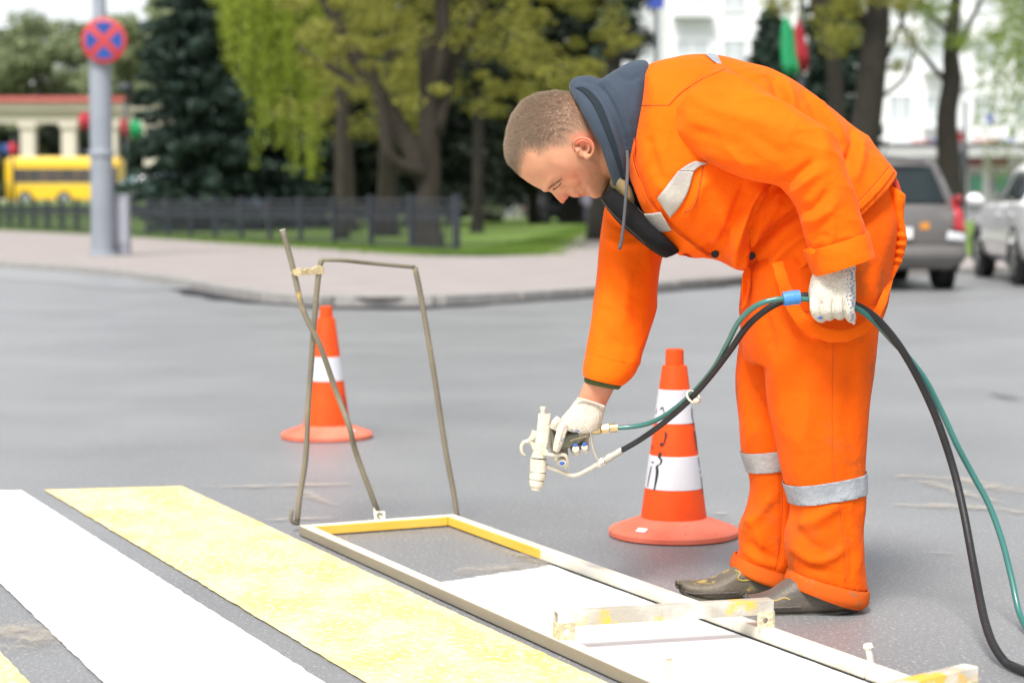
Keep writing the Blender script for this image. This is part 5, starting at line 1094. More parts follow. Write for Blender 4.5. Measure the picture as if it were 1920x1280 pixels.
gm = remesh(gt, .004, 1); folds(gm, [([(1666,y),(1698,y+6)], 3.2, .004*(1 if k_ % 2 else -1)) for k_, y in enumerate(range(430,500,8))], .003, 40, 8); link('waist_gather', gm, M['orange'], legs, True)
MB().tube([P(1668,322,4.36),P(1678,340,4.36),P(1684,358,4.36),P(1687,372,4.36)], [.006,.007,.007,.006], 8, 20).build('waistband_edge', mat('dull_red_edge', (.50,.05,.02), .8), legs, smooth=True)
# loose ties in front
def flap(pts, m, parent, name, Y, th=.006):
    n_ = len(pts); g = [P(a, b, Y+.008*math.sin(i*1.9)) for i, (a, b) in enumerate(pts)]+[P(a, b, Y+th+.008*math.sin(i*1.9)) for i, (a, b) in enumerate(pts)]
    return MB().add(g, [tuple(range(n_)), tuple(range(2*n_-1, n_-1, -1))]+[(i, (i+1) % n_, n_+(i+1) % n_, n_+i) for i in range(n_)]).build(name, m, parent, bevel=.002)
flap([(1401,491),(1409,508),(1407,535),(1401,560),(1398,572),(1389,580),(1387,577),(1392,572),(1390,545),(1392,515)], M['orange'], legs, 'front_tie', 4.36)

# ---- hoodie under the jacket, khaki collar
hd = MB()
hd.loft([sec(1150,178,1150,338,YC,.06), sec(1172,170,1168,372,YC,.08), sec(1200,165,1186,425,YC,.095), sec(1250,160,1235,464,YC,.12), sec(1300,160,1290,472,YC,.13), sec(1380,190,1340,470,YC,.12)], 40, 40)
hm = remesh(hd, .006, 4); folds(hm, [([(1150,400),(1200,440),(1250,470)], 6, .003), ([(1180,380),(1215,430),(1260,465)], 6, -.003)], .003, 20, 5)
hood = link('hoodie', hm, M['black_knit'], man, True)
# front flap of the black hoodie reaching out under the chin
fl_ = MB().loft([sec(1150,352,1126,372,4.42,.05,2.6), sec(1172,368,1140,394,4.40,.07,2.6), sec(1196,392,1162,420,4.38,.08,2.6), sec(1222,420,1192,446,4.37,.085,2.6), sec(1252,446,1222,470,4.37,.08,2.6), sec(1275,470,1245,484,4.38,.06,2.6)], 40, 32)
fm = remesh(fl_, .005, 2); link('hoodie_front', fm, M['black_knit'], hood, True)
col_ = MB().loft([sec(1152,305,1142,345,4.43,.058,2.6), sec(1168,325,1156,362,4.41,.062,2.6), sec(1182,352,1172,382,4.40,.055,2.6), sec(1190,374,1184,394,4.40,.04,2.6)], 24, 28); link('collar', remesh(col_, .004, 2), M['khaki'], hood, True)
# hood: thick folded ring round the neck with a heap of cloth behind it
hh = MB(); n_ = 26; rad = []
ringp = [(1165,345,4.375,.020,.014),(1157,300,4.352,.024,.016),(1143,255,4.345,.030,.018),(1124,212,4.362,.034,.020),(1104,176,4.402,.036,.022),(1096,160,4.45,.036,.022),(1104,176,4.498,.036,.022),(1124,212,4.538,.034,.020),(1143,255,4.555,.030,.018),(1157,300,4.548,.024,.016),(1165,345,4.525,.020,.014)]
rr = catmull(np.array(ringp), 70); c_ = np.array([P(*x[:3]) for x in rr]); T_ = np.gradient(c_, axis=0); st = []
axis_n = nrm(P(1200,250,YC)-P(1100,262,YC))
for i in range(70):
    t_ = nrm(T_[i]); s_ = nrm(axis_n-t_*(axis_n@t_)); st.append((c_[i], s_*rr[i,3], np.cross(s_, t_)*rr[i,4], 2.4))
hh.loft(st, 70, 20)
heap = MB().loft([sec(1108,158,1150,262,YC,.085,2.4), sec(1128,147,1172,300,YC,.110,2.4), sec(1152,132,1184,330,YC,.118,2.4), sec(1180,118,1190,330,YC,.118,2.4), sec(1206,113,1194,290,YC,.11,2.4), sec(1217,119,1200,240,YC,.09,2.4)], 40, 40)
hh.v += []; hm_ = MB(); hm_.v = hh.v+heap.v; hm_.f = list(hh.f)+[tuple(i+hh.n for i in f) for f in heap.f]
hoodm = remesh(hm_, .0042, 3)
folds(hoodm, [([(1086,158),(1112,170),(1136,205),(1152,250),(1166,300),(1172,340)], 4.5, .004), ([(1100,150),(1130,168),(1154,210),(1168,262),(1178,320)], 4, -.005), ([(1120,146),(1150,160),(1172,200),(1182,260)], 7, .004), ([(1150,135),(1180,150),(1205,140)], 6, -.004), ([(1135,143),(1150,152)], 5, -.004), ([(1190,125),(1196,160),(1188,220)], 7, .003)], .0022, 30, 6)
hoodo = link('hood', hoodm, M['hoodie'], hood, True)
hbv = bvh_of(hoodo)
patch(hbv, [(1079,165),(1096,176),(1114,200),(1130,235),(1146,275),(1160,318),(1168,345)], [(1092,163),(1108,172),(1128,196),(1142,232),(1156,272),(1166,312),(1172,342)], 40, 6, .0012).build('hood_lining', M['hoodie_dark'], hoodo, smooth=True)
cd = MB().tube([P(1176,283,4.315), P(1177,310,4.30), P(1175,350,4.27), P(1171,400,4.262), P(1167,440,4.258), P(1163,462,4.258)], [.0035,.0037,.0037,.0034,.0036,.0042], 8, 30).build('drawstring', M['cord'], hoodo, smooth=True)
MB().tube([P(1163,459,4.258), P(1162,468,4.258)], [.0046,.0034], 8).build('cord_end', M['cord'], cd, smooth=True)

# ---- jacket
jk = MB()
jk.loft([sec(1204,148,1174,322,YC,.120,2.5), sec(1212,131,1184,356,YC,.150,2.5), sec(1224,120,1200,405,YC,.172,2.5), sec(1265,109,1232,450,YC,.19,2.5), sec(1322,104,1285,480,YC,.20,2.5), sec(1400,118,1340,488,YC,.195,2.5), sec(1470,143,1382,506,YC,.19,2.5), sec(1545,192,1398,505,YC,.19,2.5), sec(1615,252,1408,520,YC,.195,2.5), sec(1655,296,1418,540,YC,.198,2.5), sec(1677,322,1426,554,YC,.198,2.5)], 90, 64)
jm = remesh(jk, .0046, 4)
jf = [([(1452,335),(1418,385),(1404,430),(1403,478)], 5, -.022), ([(1436,345),(1400,400),(1388,450),(1386,500)], 9, .010), ([(1470,352),(1430,400),(1418,450)], 8, .008), ([(1395,350),(1372,410),(1352,455)], 6, -.010), ([(1440,352),(1400,412),(1378,470)], 9, .007), ([(1404,372),(1375,420),(1345,470)], 9, -.007), ([(1502,392),(1455,430),(1412,478)], 6, -.020), ([(1470,370),(1430,430),(1400,500)], 9, .008), ([(1540,420),(1480,460),(1435,520)], 10, .009), ([(1412,480),(1430,520),(1440,556)], 6, -.006),
      ([(1448,140),(1462,175),(1478,208)], 9, -.008), ([(1470,146),(1482,185),(1490,215)], 8, .006), ([(1595,232),(1600,270),(1585,312)], 9, -.008), ([(1612,255),(1612,300),(1598,350)], 10, .006), ([(1530,185),(1560,230),(1580,275)], 9, .005), ([(1500,160),(1525,205),(1545,240)], 7, -.005),
      ([(1235,330),(1255,370),(1262,400)], 12, .006), ([(1215,250),(1230,310),(1250,350)], 10, -.005), ([(1330,330),(1300,380),(1285,415)], 10, .006), ([(1300,440),(1330,460),(1345,480)], 10, -.005), ([(1255,470),(1300,470),(1340,482)], 8, .004), ([(1360,400),(1375,450),(1385,500)], 10, .006)]
folds(jm, [(a_, b_, c_*1.7) for a_, b_, c_ in jf], .005, 11, 11, (1,1,1), ridge=.014, rscale=6); laplace(jm, 1)
# the near front panel lies over the recessed cloth behind it
co = get_co(jm); no = get_no(jm); u, v = project(co); reg = np.array([(1470,330),(1440,358),(1412,408),(1405,470),(1400,505),(1428,570),(1480,520),(1545,450),(1520,400),(1500,360)], float)
k1 = inpoly(u, v, reg) & (co[:, 1] < YC-.02); k2 = np.clip(seg_dist(u, v, reg[:5])/7, 0, 1)*np.clip(1-seg_dist(u, v, reg[:5])/130, 0, 1); co[:, 1] += np.where(k1, .038*k2, 0); co[:, 1] -= np.where(~k1 & (co[:, 1] < YC-.02), .009*np.exp(-(seg_dist(u, v, reg[1:5])/9)**2), 0); set_co(jm, co); laplace(jm, 1)
# cut the front opening and keep the cloth as a shell
open_poly = np.array([(1100,330),(1178,330),(1190,358),(1206,398),(1232,436),(1262,470),(1277,480),(1262,492),(1232,492),(1195,470),(1150,440),(1100,400)], float)
b = bmesh.new(); b.from_mesh(jm); b.verts.ensure_lookup_table(); cc = np.array([f.calc_center_median() for f in b.faces]); uu, vv = project(cc)
kill = [f for f, k1 in zip(b.faces, inpoly(uu, vv, open_poly)) if k1]; bmesh.ops.delete(b, geom=kill, context='FACES'); b.to_mesh(jm); b.free()
jacket = link('jacket', jm, M['orange'], man, True)
jb = bvh_of(jacket)
# hem band
band_o = patch(jb, [(1677,322),(1660,345),(1640,368),(1613,395)], [(1668,312),(1651,334),(1631,357),(1606,383)], 30, 5, .002); band_o.build('hem_band', M['orange'], jacket, smooth=True)
seamline(jb, [(1667,311),(1650,333),(1630,356),(1605,382)], M['seam'], jacket, .0009)
# placket edge along the opening, tapes, pocket, buttons
patch(jb, [(1184,228),(1186,270),(1182,320),(1194,356),(1210,396),(1236,434),(1266,468),(1290,482)], [(1190,226),(1194,268),(1192,305),(1208,345),(1224,382),(1254,418),(1290,450),(1330,478)], 60, 8, .005, thick=.0028).build('placket', M['orange'], jacket, smooth=True)
seamline(jb, [(1195,268),(1196,306),(1212,347),(1228,384),(1258,418),(1294,450),(1333,478)], M['seam'], jacket, .0013, off=.006)
patch(jb, [(1234,371),(1253,345),(1272,320)], [(1257,407),(1287,368),(1301,322)], 26, 10, .004).build('reflective_band', M['reflect_cream'], jacket, smooth=True)
patch(jb, [(1273,320),(1289,309),(1304,302)], [(1301,321),(1312,312),(1327,306)], 14, 8, .0045).build('reflective_band', M['reflect'], jacket, smooth=True)
patch(jb, [(1213,397),(1228,396),(1244,394)], [(1226,431),(1244,430),(1262,427)], 14, 10, .010).build('reflective_band', M['reflect_cream'], jacket, smooth=True)
seamline(jb, [(1283,398),(1300,388),(1310,360),(1318,312)], M['seam'], jacket, .0016, name='pocket_edge', off=.001)
patch(jb, [(1322,104),(1334,103),(1345,106)], [(1336,116),(1348,124),(1358,132)], 10, 8, .003).build('reflective_band', M['reflect_blue'], jacket, smooth=True)
seamline(jb, [(1190,197),(1220,198),(1254,198)], M['seam'], jacket, .0012)
for (u_, v_) in ((1340,474),(1406,479)):
    h = hit(jb, u_, v_, .004)
    if h is not None:
        bt = MB().lathe([(.001,-.003),(.0080,-.003),(.0088,0),(.0080,.003),(.006,.0022),(.001,.002)], h, 24, 'Y').build('button', M['button'], jacket, smooth='auto')
# zip teeth of the hoodie
zb_ = bvh_of(hood, *[c for c in hood.children if c.name.startswith('hoodie_front')])
zz = MB()
for L in ([(1129,374),(1150,400),(1180,428),(1210,455)], [(1182,362),(1196,392),(1215,410),(1212,398)][:3]):
    for a_, b2_ in catmull(np.array(L, float), 46):
        h = hit(zb_, a_, b2_, .0015)
        if h is not None: zz.box(h, (.0022,.002,.0012), ry=.7)
zz.build('zip_teeth', mat('zip_metal', (.16,.14,.12), .4, .7), hood)

# ---- sleeves
s1 = MB().loft([sec(1345,122,1245,215,4.34,.10,2.4), sec(1372,138,1268,262,4.30,.095,2.4), sec(1410,160,1325,306,4.26,.09,2.4), sec(1462,188,1400,335,4.22,.085,2.4), sec(1520,221,1452,345,4.20,.082,2.4), sec(1557,252,1475,362,4.19,.080,2.4), sec(1580,308,1492,388,4.18,.078,2.4), sec(1600,362,1500,416,4.175,.075,2.4), sec(1615,408,1506,442,4.175,.072,2.4), sec(1624,436,1515,466,4.175,.069,2.4), sec(1628,452,1519,484,4.175,.064,2.4)], 80, 48)
sm1 = remesh(s1, .0044, 4)
folds(sm1, [([(1467,345),(1500,322),(1530,300)], 8, -.010), ([(1475,368),(1510,345),(1545,318)], 9, .008), ([(1497,396),(1530,385),(1556,352)], 8, -.009), ([(1500,415),(1540,408),(1575,372)], 9, .007), ([(1505,440),(1535,428),(1556,400)], 8, -.005), ([(1530,300),(1520,330),(1500,350)], 8, .006), ([(1540,232),(1548,270),(1545,310)], 12, .005),
            ([(1290,175),(1340,205),(1420,225),(1480,240)], 13, .005), ([(1270,225),(1330,255),(1400,275)], 13, -.005), ([(1300,290),(1360,300),(1430,312)], 10, .004), ([(1380,240),(1440,270),(1480,300)], 12, -.004), ([(1555,400),(1562,430),(1558,460)], 6, .004), ([(1520,455),(1540,440),(1560,450)], 6, -.004)], .0045, 12, 21, ridge=.013, rscale=7)
sl1 = link('sleeve', sm1, M['orange'], jacket, True); sb_ = bvh_of(sl1)
seamline(jb, [(1254,198),(1275,176),(1305,155),(1335,140),(1358,131)], M['seam'], jacket, .0014, off=.001); seamline(sb_, [(1254,198),(1275,176),(1305,155),(1335,140),(1358,131)], M['seam'], sl1, .0012)
seamline(sb_, [(1254,200),(1254,235),(1268,268),(1290,290)], M['seam'], sl1, .0012)
hem([sec(1624,434,1508,470,4.175,.074,2.6), sec(1628,450,1515,487,4.175,.078,2.6), sec(1633,470,1522,506,4.175,.078,2.6), sec(1635,481,1527,517,4.175,.076,2.6)], 'turned_cuff', M['orange'], sl1)
flap([(1506,469),(1519,464),(1530,468),(1528,476),(1516,478)], M['orange'], sl1, 'cuff_corner', 4.108, .004)
s2 = MB().loft([sec(1140,370,1262,430,4.63,.085,2.4), sec(1130,410,1240,485,4.63,.085,2.4), sec(1123,480,1232,530,4.62,.08,2.4), sec(1116,545,1226,590,4.60,.077,2.4), sec(1110,595,1214,635,4.57,.072,2.4), sec(1103,640,1204,664,4.55,.067,2.4), sec(1099,668,1199,686,4.54,.062,2.4)], 70, 44)
sm2 = remesh(s2, .0044, 4)
folds(sm2, [([(1130,400),(1160,425),(1205,430)], 8, -.008), ([(1128,440),(1165,458),(1215,455)], 9, .006), ([(1140,500),(1160,540),(1200,560)], 10, -.005), ([(1120,560),(1160,580),(1195,610)], 10, .006), ([(1125,610),(1150,640),(1190,655)], 8, -.005), ([(1180,500),(1175,560),(1165,620)], 10, .005)], .0045, 12, 31, ridge=.013, rscale=7)
sl2 = link('sleeve', sm2, M['orange'], jacket, True)
hem([sec(1100,660,1196,684,4.54,.066,2.5), sec(1097,676,1190,697,4.54,.069,2.5), sec(1094,693,1178,712,4.54,.069,2.5), sec(1094,704,1166,720,4.54,.066,2.5)], 'turned_cuff', M['orange'], sl2)
MB().loft([sec(1098,700,1170,712,4.535,.048,2.4), sec(1095,712,1165,724,4.535,.046,2.4), sec(1096,716,1160,729,4.535,.042,2.4)], 8, 32).build('shirt_cuff', mat('dark_green_knit', (.045,.065,.02), .9, c2=(.06,.08,.025), scale=20, bump=.5, bscale=300), sl2, smooth=True)
# dark inner cuff visible between sleeve and wrist
# ---- shoes
def shoe(st, Y, m, name, toe, sole_st, seed):
    b_ = MB().loft([sec(a, b2, c, d, Y, w, 2.5) for a, b2, c, d, w in st], 50, 36); me_ = remesh(b_, .0032, 3); co_ = get_co(me_); uu_, vv_ = project(co_)
    set_co(me_, co_+get_no(me_)*(.0016*vnoise(co_, 60, seed))[:, None]); o = link(name, me_, m, man, True)
    s_ = MB(); sp_ = catmull(np.array([P(a, b2, Y) for a, b2 in sole_st]), 50); kz = []
    n2 = len(sp_)
    w_ = np.interp(np.linspace(0, 1, n2), [0,.06,.3,.55,.8,1], [.020,.036,.048,.040,.042,.028])
    s_.loft([(p+[0,0,.005], np.array([0,0,.006]), np.array([0,w_[i],0]), 3) for i, p in enumerate(sp_)], n2, 16)
    s_.build('sole', mat('dark_sole', (.015,.013,.012), .7, c2=(.08,.075,.06), scale=30, bump=.6, bscale=120), o, smooth='auto')
    r_ = MB()
    for k_ in range(34):
        t_ = rng.normal(0, 1, 2); p = P(toe[0]+t_[0]*2.6, toe[1]+t_[1]*3.2, Y-.012+rng.normal(0, .012)); r_.ell(p, rng.uniform(.0015, .0042, 3), 6, 5)
    r_.build('crumbled_toe', m, o, smooth=True)
    q = MB()
    hb_ = bvh_of(o)
    return o, hb_
ns_, nb_ = shoe([(1395,1117,1398,1130,.012),(1404,1115,1408,1138,.030),(1425,1113,1430,1147,.041),(1452,1102,1458,1150,.047),(1480,1082,1488,1151,.046),(1512,1072,1520,1150,.043),(1555,1070,1560,1148,.040),(1592,1085,1594,1146,.036),(1609,1118,1607,1141,.020)], 4.335, M['boot'], 'shoe', (1399,1120), [(1400,1138),(1425,1148),(1460,1151),(1510,1151),(1560,1148),(1605,1143)], 3)
fs_, fb_ = shoe([(1270,1090,1273,1104,.012),(1280,1087,1286,1113,.030),(1302,1088,1308,1120,.040),(1332,1084,1340,1124,.046),(1362,1070,1370,1124,.045),(1392,1052,1400,1122,.042),(1430,1045,1435,1119,.040),(1462,1060,1466,1116,.034),(1480,1090,1480,1112,.018)], 4.50, M['boot_far'], 'shoe', (1272,1095), [(1274,1108),(1300,1120),(1335,1125),(1380,1124),(1430,1120),(1478,1115)], 5)
for o_, bv_, L in ((ns_, nb_, [(1405,1133),(1425,1140),(1460,1139),(1500,1137)]), (fs_, fb_, [(1280,1108),(1310,1113),(1350,1112),(1385,1110)])):
    w_ = MB()
    for i, (a, b2) in enumerate(catmull(np.array(L, float), 60)):
        h = hit(bv_, a, b2+rng.normal(0, .6), .0003)
        if h is not None: w_.ell(h, (.0022,.0022,.0020+.001*rng.uniform()), 6, 5)
    w_.build('welt', M['boot'], o_, smooth=True)
seamline(fb_, [(1378,1068),(1388,1074),(1384,1084),(1392,1088),(1408,1086),(1418,1082)], mat('yellow_smear', (.36,.27,.05), .6), fs_, .0022, 'pull_loop', 30)
for L in ([(1440,1122),(1455,1125),(1470,1120),(1482,1124)], [(1425,1122),(1440,1121)]): seamline(nb_, L, mat('yellow_smear', (.45,.30,.06), .6), ns_, .0018, 'paint_smear', 20, -.0008)

# ---- near glove holding the hoses
gm_ = MB()
gm_.loft([sec(1527,505,1604,490,4.175,.030,2.6), sec(1521,525,1603,515,4.172,.034,2.6), sec(1517,545,1604,545,4.168,.036,2.7), sec(1518,562,1603,568,4.165,.036,2.7), sec(1524,575,1600,584,4.168,.030,2.6)], 24, 36)
fing = [(1530,[(1529,560,4.150),(1529,580,4.140),(1534,591,4.148),(1541,596,4.17),(1545,588,4.20)],.0118), (1551,[(1550,562,4.142),(1551,582,4.136),(1554,590,4.152),(1557,589,4.18),(1557,578,4.205)],.0125), (1571,[(1571,562,4.140),(1572,580,4.135),(1574,589,4.150),(1575,588,4.18),(1575,577,4.205)],.0125), (1590,[(1590,560,4.144),(1592,580,4.140),(1595,592,4.150),(1596,595,4.175),(1595,580,4.205)],.0115)]
for _, L, r_ in fing: gm_.tube([P(*p) for p in L], [r_*1.05, r_, r_*.98, r_*.9, r_*.7], 12, 24)
gm_.tube([P(1593,584,4.150), P(1598,598,4.152), P(1602,608,4.156)], [.0105,.007,.0025], 10, 8); gm_.tube([P(1535,592,4.150), P(1537,599,4.150)], [.0095,.006], 10, 6)
gm_.tube([P(1530,535,4.205), P(1528,560,4.222), P(1548,575,4.228), P(1570,572,4.225)], [.014,.0125,.012,.009], 12, 20)    # thumb, on the far side
gme = remesh(gm_, .0019, 1)
folds(gme, [([(1541,560),(1541,590)], 2.2, -.0025), ([(1561,562),(1562,588)], 2.2, -.0025), ([(1581,562),(1583,590)], 2.2, -.0025), ([(1530,590),(1540,588)], 2, -.001)], .0009, 120, 41)
glove = link('glove', gme, M['glove'], man, True); gb = bvh_of(glove)
dt = MB()
for i in range(26):
    v_ = 505+100*i/26; u_ = 1600-4*abs(math.sin(i*1.1))-(3 if i % 2 else 0)-(1.5 if v_ < 520 else 0)
    a, b2 = hit(gb, u_, v_, .0007), hit(gb, u_+3.5, v_-1.5, .0007)
    if a is not None and b2 is not None: dt.tube([a, b2], .0009, 6)
    if i < 18:
        a, b2 = hit(gb, u_-6, v_+1.5, .0006), hit(gb, u_-4.5, v_-1.5, .0006)
        if i % 2 and a is not None and b2 is not None: dt.tube([a, b2], .0007, 6)
dt.build('blue_dots', M['bluedot'], glove)
h = hit(gb, 1537, 595, .0008); MB().ell(P(1537.5,595.5,4.139) if h is None else h, (.0050,.0016,.0034), 12, 8).build('blue_fingertip', M['bluedot'], glove, smooth=True)
# knitted rib lines on the near glove
rb = MB()
# ---- far glove round the spray gun
g2 = MB(); YG = 4.52
g2.loft([sec(1082,746,1135,763,YG,.030,2.5), sec(1072,760,1132,778,YG,.032,2.5), sec(1058,776,1126,796,YG,.034,2.6), sec(1048,790,1116,808,YG,.034,2.6), sec(1044,800,1092,812,YG,.030,2.5)], 26, 34)
def fing2(L, r): g2.tube([P(*p) for p in L], r, 12, 26)
fing2([(1058,795,4.494),(1052,812,4.488),(1047,830,4.487),(1042,846,4.490)], [.0125,.0118,.0108,.0080])                      # index along the trigger, near side
fing2([(1046,800,4.53),(1040,812,4.545),(1038,835,4.55),(1046,858,4.53),(1053,867,4.505)], [.0135,.0125,.0115,.0105,.0085])
fing2([(1060,806,4.545),(1056,835,4.56),(1058,862,4.535),(1055,868,4.498)], [.0125,.0115,.0105,.0085])
fing2([(1078,806,4.55),(1076,832,4.555),(1080,846,4.53),(1079,841,4.498)], [.0125,.0115,.0105,.0085])
fing2([(1096,806,4.55),(1096,830,4.552),(1098,842,4.53),(1096,838,4.500)], [.0115,.0105,.0098,.0080])
fing2([(1050,786,4.50),(1041,794,4.497),(1037,803,4.50)], [.0120,.0105,.0085])                                               # thumb knuckle
g2e = remesh(g2, .0019, 1); folds(g2e, [([(1062,800),(1056,815),(1050,835)], 2.2, -.002), ([(1050,790),(1046,800),(1046,808)], 2, -.002)]+[([(1086+5*i,752+1.6*i),(1078+6*i,775+1.8*i)], 1.2, -.0007) for i in range(9)], .0009, 120, 42)
glove2 = link('glove', g2e, M['glove'], man, True); gb2 = bvh_of(glove2); dt = MB()
for i in range(17):
    t_ = i/16; u_, v_ = 1086-38*t_**.9, 808+40*t_
    u_ -= 0 if t_ > .3 else 3
    a, b2 = hit(gb2, u_-3, v_-3, .0007), hit(gb2, u_+3, v_+.5, .0007)
    if a is not None and b2 is not None and np.linalg.norm(a-b2) < .02: dt.tube([a, b2], .0010, 6)
    a, b2 = hit(gb2, 1075-22*t_, 806+22*t_, .0006), hit(gb2, 1072-22*t_, 802+22*t_, .0006)
    if i % 2 and a is not None and b2 is not None and np.linalg.norm(a-b2) < .02: dt.tube([a, b2], .0007, 6)
for (a, b2) in ((1054,868),(1036,862),(1079,835),(1096,833)):
    h = hit(gb2, a, b2, .0006)
    if h is not None: dt.ell(h, (.0062,.0018,.0045), 12, 8)
dt.build('blue_dots', M['bluedot'], glove2, smooth=True)
# ribbed wrist of the far glove
MB().tube([P(1082,746,4.49)+[0,0,0], P(1108,753,4.486), P(1134,762,4.49)], .0026, 8, 20).build('glove_edge', M['glove'], glove2, smooth=True)
# ------------------------------------------------------------------ spray gun
M['gun_cream'] = mat('paint_crusted_gun', (.46,.42,.32), .6, c2=(.62,.59,.50), scale=26, contrast=.5, bump=.9, bscale=150, c3=(.40,.36,.27), scale3=34, t3=.62)
M['gun_metal'] = mat('grey_gun_metal', (.13,.14,.11), .45, .5, c2=(.22,.22,.17), scale=18, bump=.3, bscale=150)
M['brass'] = mat('brass_fitting', (.52,.38,.18), .35, .75, c2=(.62,.52,.32), scale=15, bump=.2, bscale=100); M['steel'] = mat('steel_fitting', (.48,.46,.40), .35, .6, c2=(.62,.60,.52), scale=12, bump=.3, bscale=100)
gun = thing('spray_gun', 'paint crusted spray gun pointing down in the gloved far hand', 'spray gun'); Yg_ = 4.52
gp_ = lambda u, v, dy=0: P(u, v, Yg_+dy)
def gs(u1, v1, u2, v2, d, e=4): return sec(u1, v1, u2, v2, Yg_, d, e)
MB().loft([gs(1009,775,1033,776,.012), gs(1008,790,1033,791,.014), gs(1005,815,1031,817,.015), gs(1001,840,1027,842,.016), gs(996,856,1024,858,.017)], 24, 28).build('body', M['gun_cream'], gun, smooth='auto')
MB().tube([gp_(1018,777), gp_(1018,768)], .006, 12).tube([gp_(1018,768), gp_(1018.5,762)], [.007,.0068], 12).build('adjusting_knob', M['gun_cream'], gun, smooth='auto')
MB().loft([gs(994,858,1025,861,.018,3), gs(993,882,1024,885,.018,3)], 6, 28).build('head_nut', M['gun_cream'], gun, smooth='auto')
nz = MB(); ax = nrm(gp_(1004,920)-gp_(1012,860))
for a, r in ((gp_(1009,884), .0185), (gp_(1008,897), .0185)): pass
nz.tube([gp_(1009.5,884), gp_(1008.5,889), gp_(1007.5,898)], [.0185,.0195,.0185], 24).build('collar_ring', M['gun_cream'], gun, smooth='auto')
MB().tube([gp_(1007.3,899), gp_(1006.5,904), gp_(1006,911)], [.0165,.018,.0155], 24).build('air_cap', M['gun_cream'], gun, smooth='auto')
MB().tube([gp_(1005.8,911), gp_(1005.2,918)], [.0125,.0115], 20).build('nozzle', M['gun_cream'], gun, smooth='auto')
MB().tube([gp_(1005,808), gp_(1001,818), gp_(992,826), gp_(982,829), gp_(977.5,838), gp_(979,848), gp_(985,853)], [.010,.009,.0055,.0045,.0042,.0036,.002], 12, 34).tube([gp_(1004,842), gp_(999,832), gp_(993,827)], [.008,.006,.004], 10, 10).build('hanging_hook', M['gun_cream'], gun, smooth=True)
MB().loft([gs(1030,785,1034,800,.008,3), gs(1036,800,1034,835,.010,3), gs(1045,815,1040,850,.011,3), gs(1060,812,1058,842,.012,3), gs(1085,808,1085,832,.012,3), gs(1106,800,1107,816,.010,3)], 30, 24).build('handle', M['gun_metal'], gun, smooth='auto')
rb = MB()
for i in range(7): rb.tube([gp_(1086+2.6*i,810-.6*i,-.0135), gp_(1088+2.6*i,820-.6*i,-.0135)], .0010, 6)
rb.build('grip_ridge', M['steel'], gun)
MB().tube([gp_(1068,826,-.012), gp_(1085,821,-.014), gp_(1104,817,-.012)], .0016, 6, 12).build('trigger_rod', M['brass'], gun, smooth=True)
MB().tube([gp_(1019,847,-.018), gp_(1024,851,-.022), gp_(1040,853,-.024), gp_(1056,852,-.024), gp_(1063,858,-.02), gp_(1064,870,-.012), gp_(1060,876,-.004)], .0042, 10, 30).build('trigger', M['gun_cream'], gun, smooth=True)
MB().lathe([(.0075,-.005),(.0075,.004),(.001,.005)], gp_(1022,847,-.020), 20, 'Y').build('trigger_pivot', M['gun_cream'], gun, smooth='auto')
MB().tube([gp_(1107,806), gp_(1125,804)], .0115, 20).build('air_inlet', M['brass'], gun, smooth='auto')
MB().tube([gp_(1126,804), gp_(1128,804), gp_(1141,802.5), gp_(1142,802.5)], [.0095,.0118,.0118,.0095], 6).build('hex_nut', M['brass'], gun)
MB().tube([gp_(1143,802.5), gp_(1158,801)], .0105, 20).build('hose_ferrule', M['brass'], gun, smooth='auto')
MB().tube([gp_(1106,802,-.012), gp_(1108,815,-.014), gp_(1112,840,-.012), gp_(1119,857,-.008), gp_(1128,872,0)], .0028, 10, 24).tube([gp_(1128,872,0), gp_(1120,874,.006), gp_(1116,868,.010)], .0025, 8, 8).build('guard_wire', M['steel'], gun, smooth=True)
MB().tube([gp_(1024,873), gp_(1036,878), gp_(1058,886), gp_(1072,891), gp_(1085,889), gp_(1105,879), gp_(1124,868)], [.0062,.005,.0045,.0045,.0048,.005,.0055], 12, 40).build('fluid_tube', M['gun_cream'], gun, smooth=True)
MB().tube([gp_(1121,869.5), gp_(1123,868.5), gp_(1132,863.5), gp_(1134,862.5)], [.0085,.0105,.0105,.0085], 6).build('hex_nut', M['steel'], gun)
MB().tube([gp_(1134,862), gp_(1138,859.5)], .0085, 18).tube([gp_(1138,859.5), gp_(1147,854.5)], .0098, 18).tube([gp_(1147,854.5), gp_(1166,843)], .0082, 18).build('swivel', M['steel'], gun, smooth='auto')
gm2 = MB()
gm2.loft([gs(1016,806,1018.5,806,.0003), gs(1016,820,1018,820,.0003)], 3, 8)
# ------------------------------------------------------------------ hoses
M['hose_black'] = mat('black_rubber_hose', (.011,.011,.012), .45, c2=(.022,.022,.023), scale=20, bump=.5, bscale=300, c3=(.12,.11,.10), scale3=50, t3=.68, spec=.35)
M['hose_teal'] = mat('teal_hose', (.022,.13,.112), .3, c2=(.035,.17,.148), scale=6, coat=.3, c3=(.10,.14,.10), scale3=18, t3=.62)
hb_ = [(1162,846,4.52),(1200,824,4.50),(1242,794,4.46),(1290,752,4.40),(1332,705,4.34),(1368,658,4.28),(1400,613,4.23),(1432,584,4.20),(1464,566,4.19),(1500,555,4.185),(1540,556,4.188),(1575,562,4.188),(1605,572,4.188),(1640,594,4.19),(1676,634,4.20),(1706,680,4.21),(1736,738,4.22),(1762,800,4.22),(1788,880,4.22),(1806,955,4.18),(1822,1040,4.11),(1835,1110,4.02),(1847,1165,3.93),(1862,1207,3.85),(1886,1241,3.79),(1925,1268,3.72),(1990,1296,3.63),(2100,1325,3.55)]
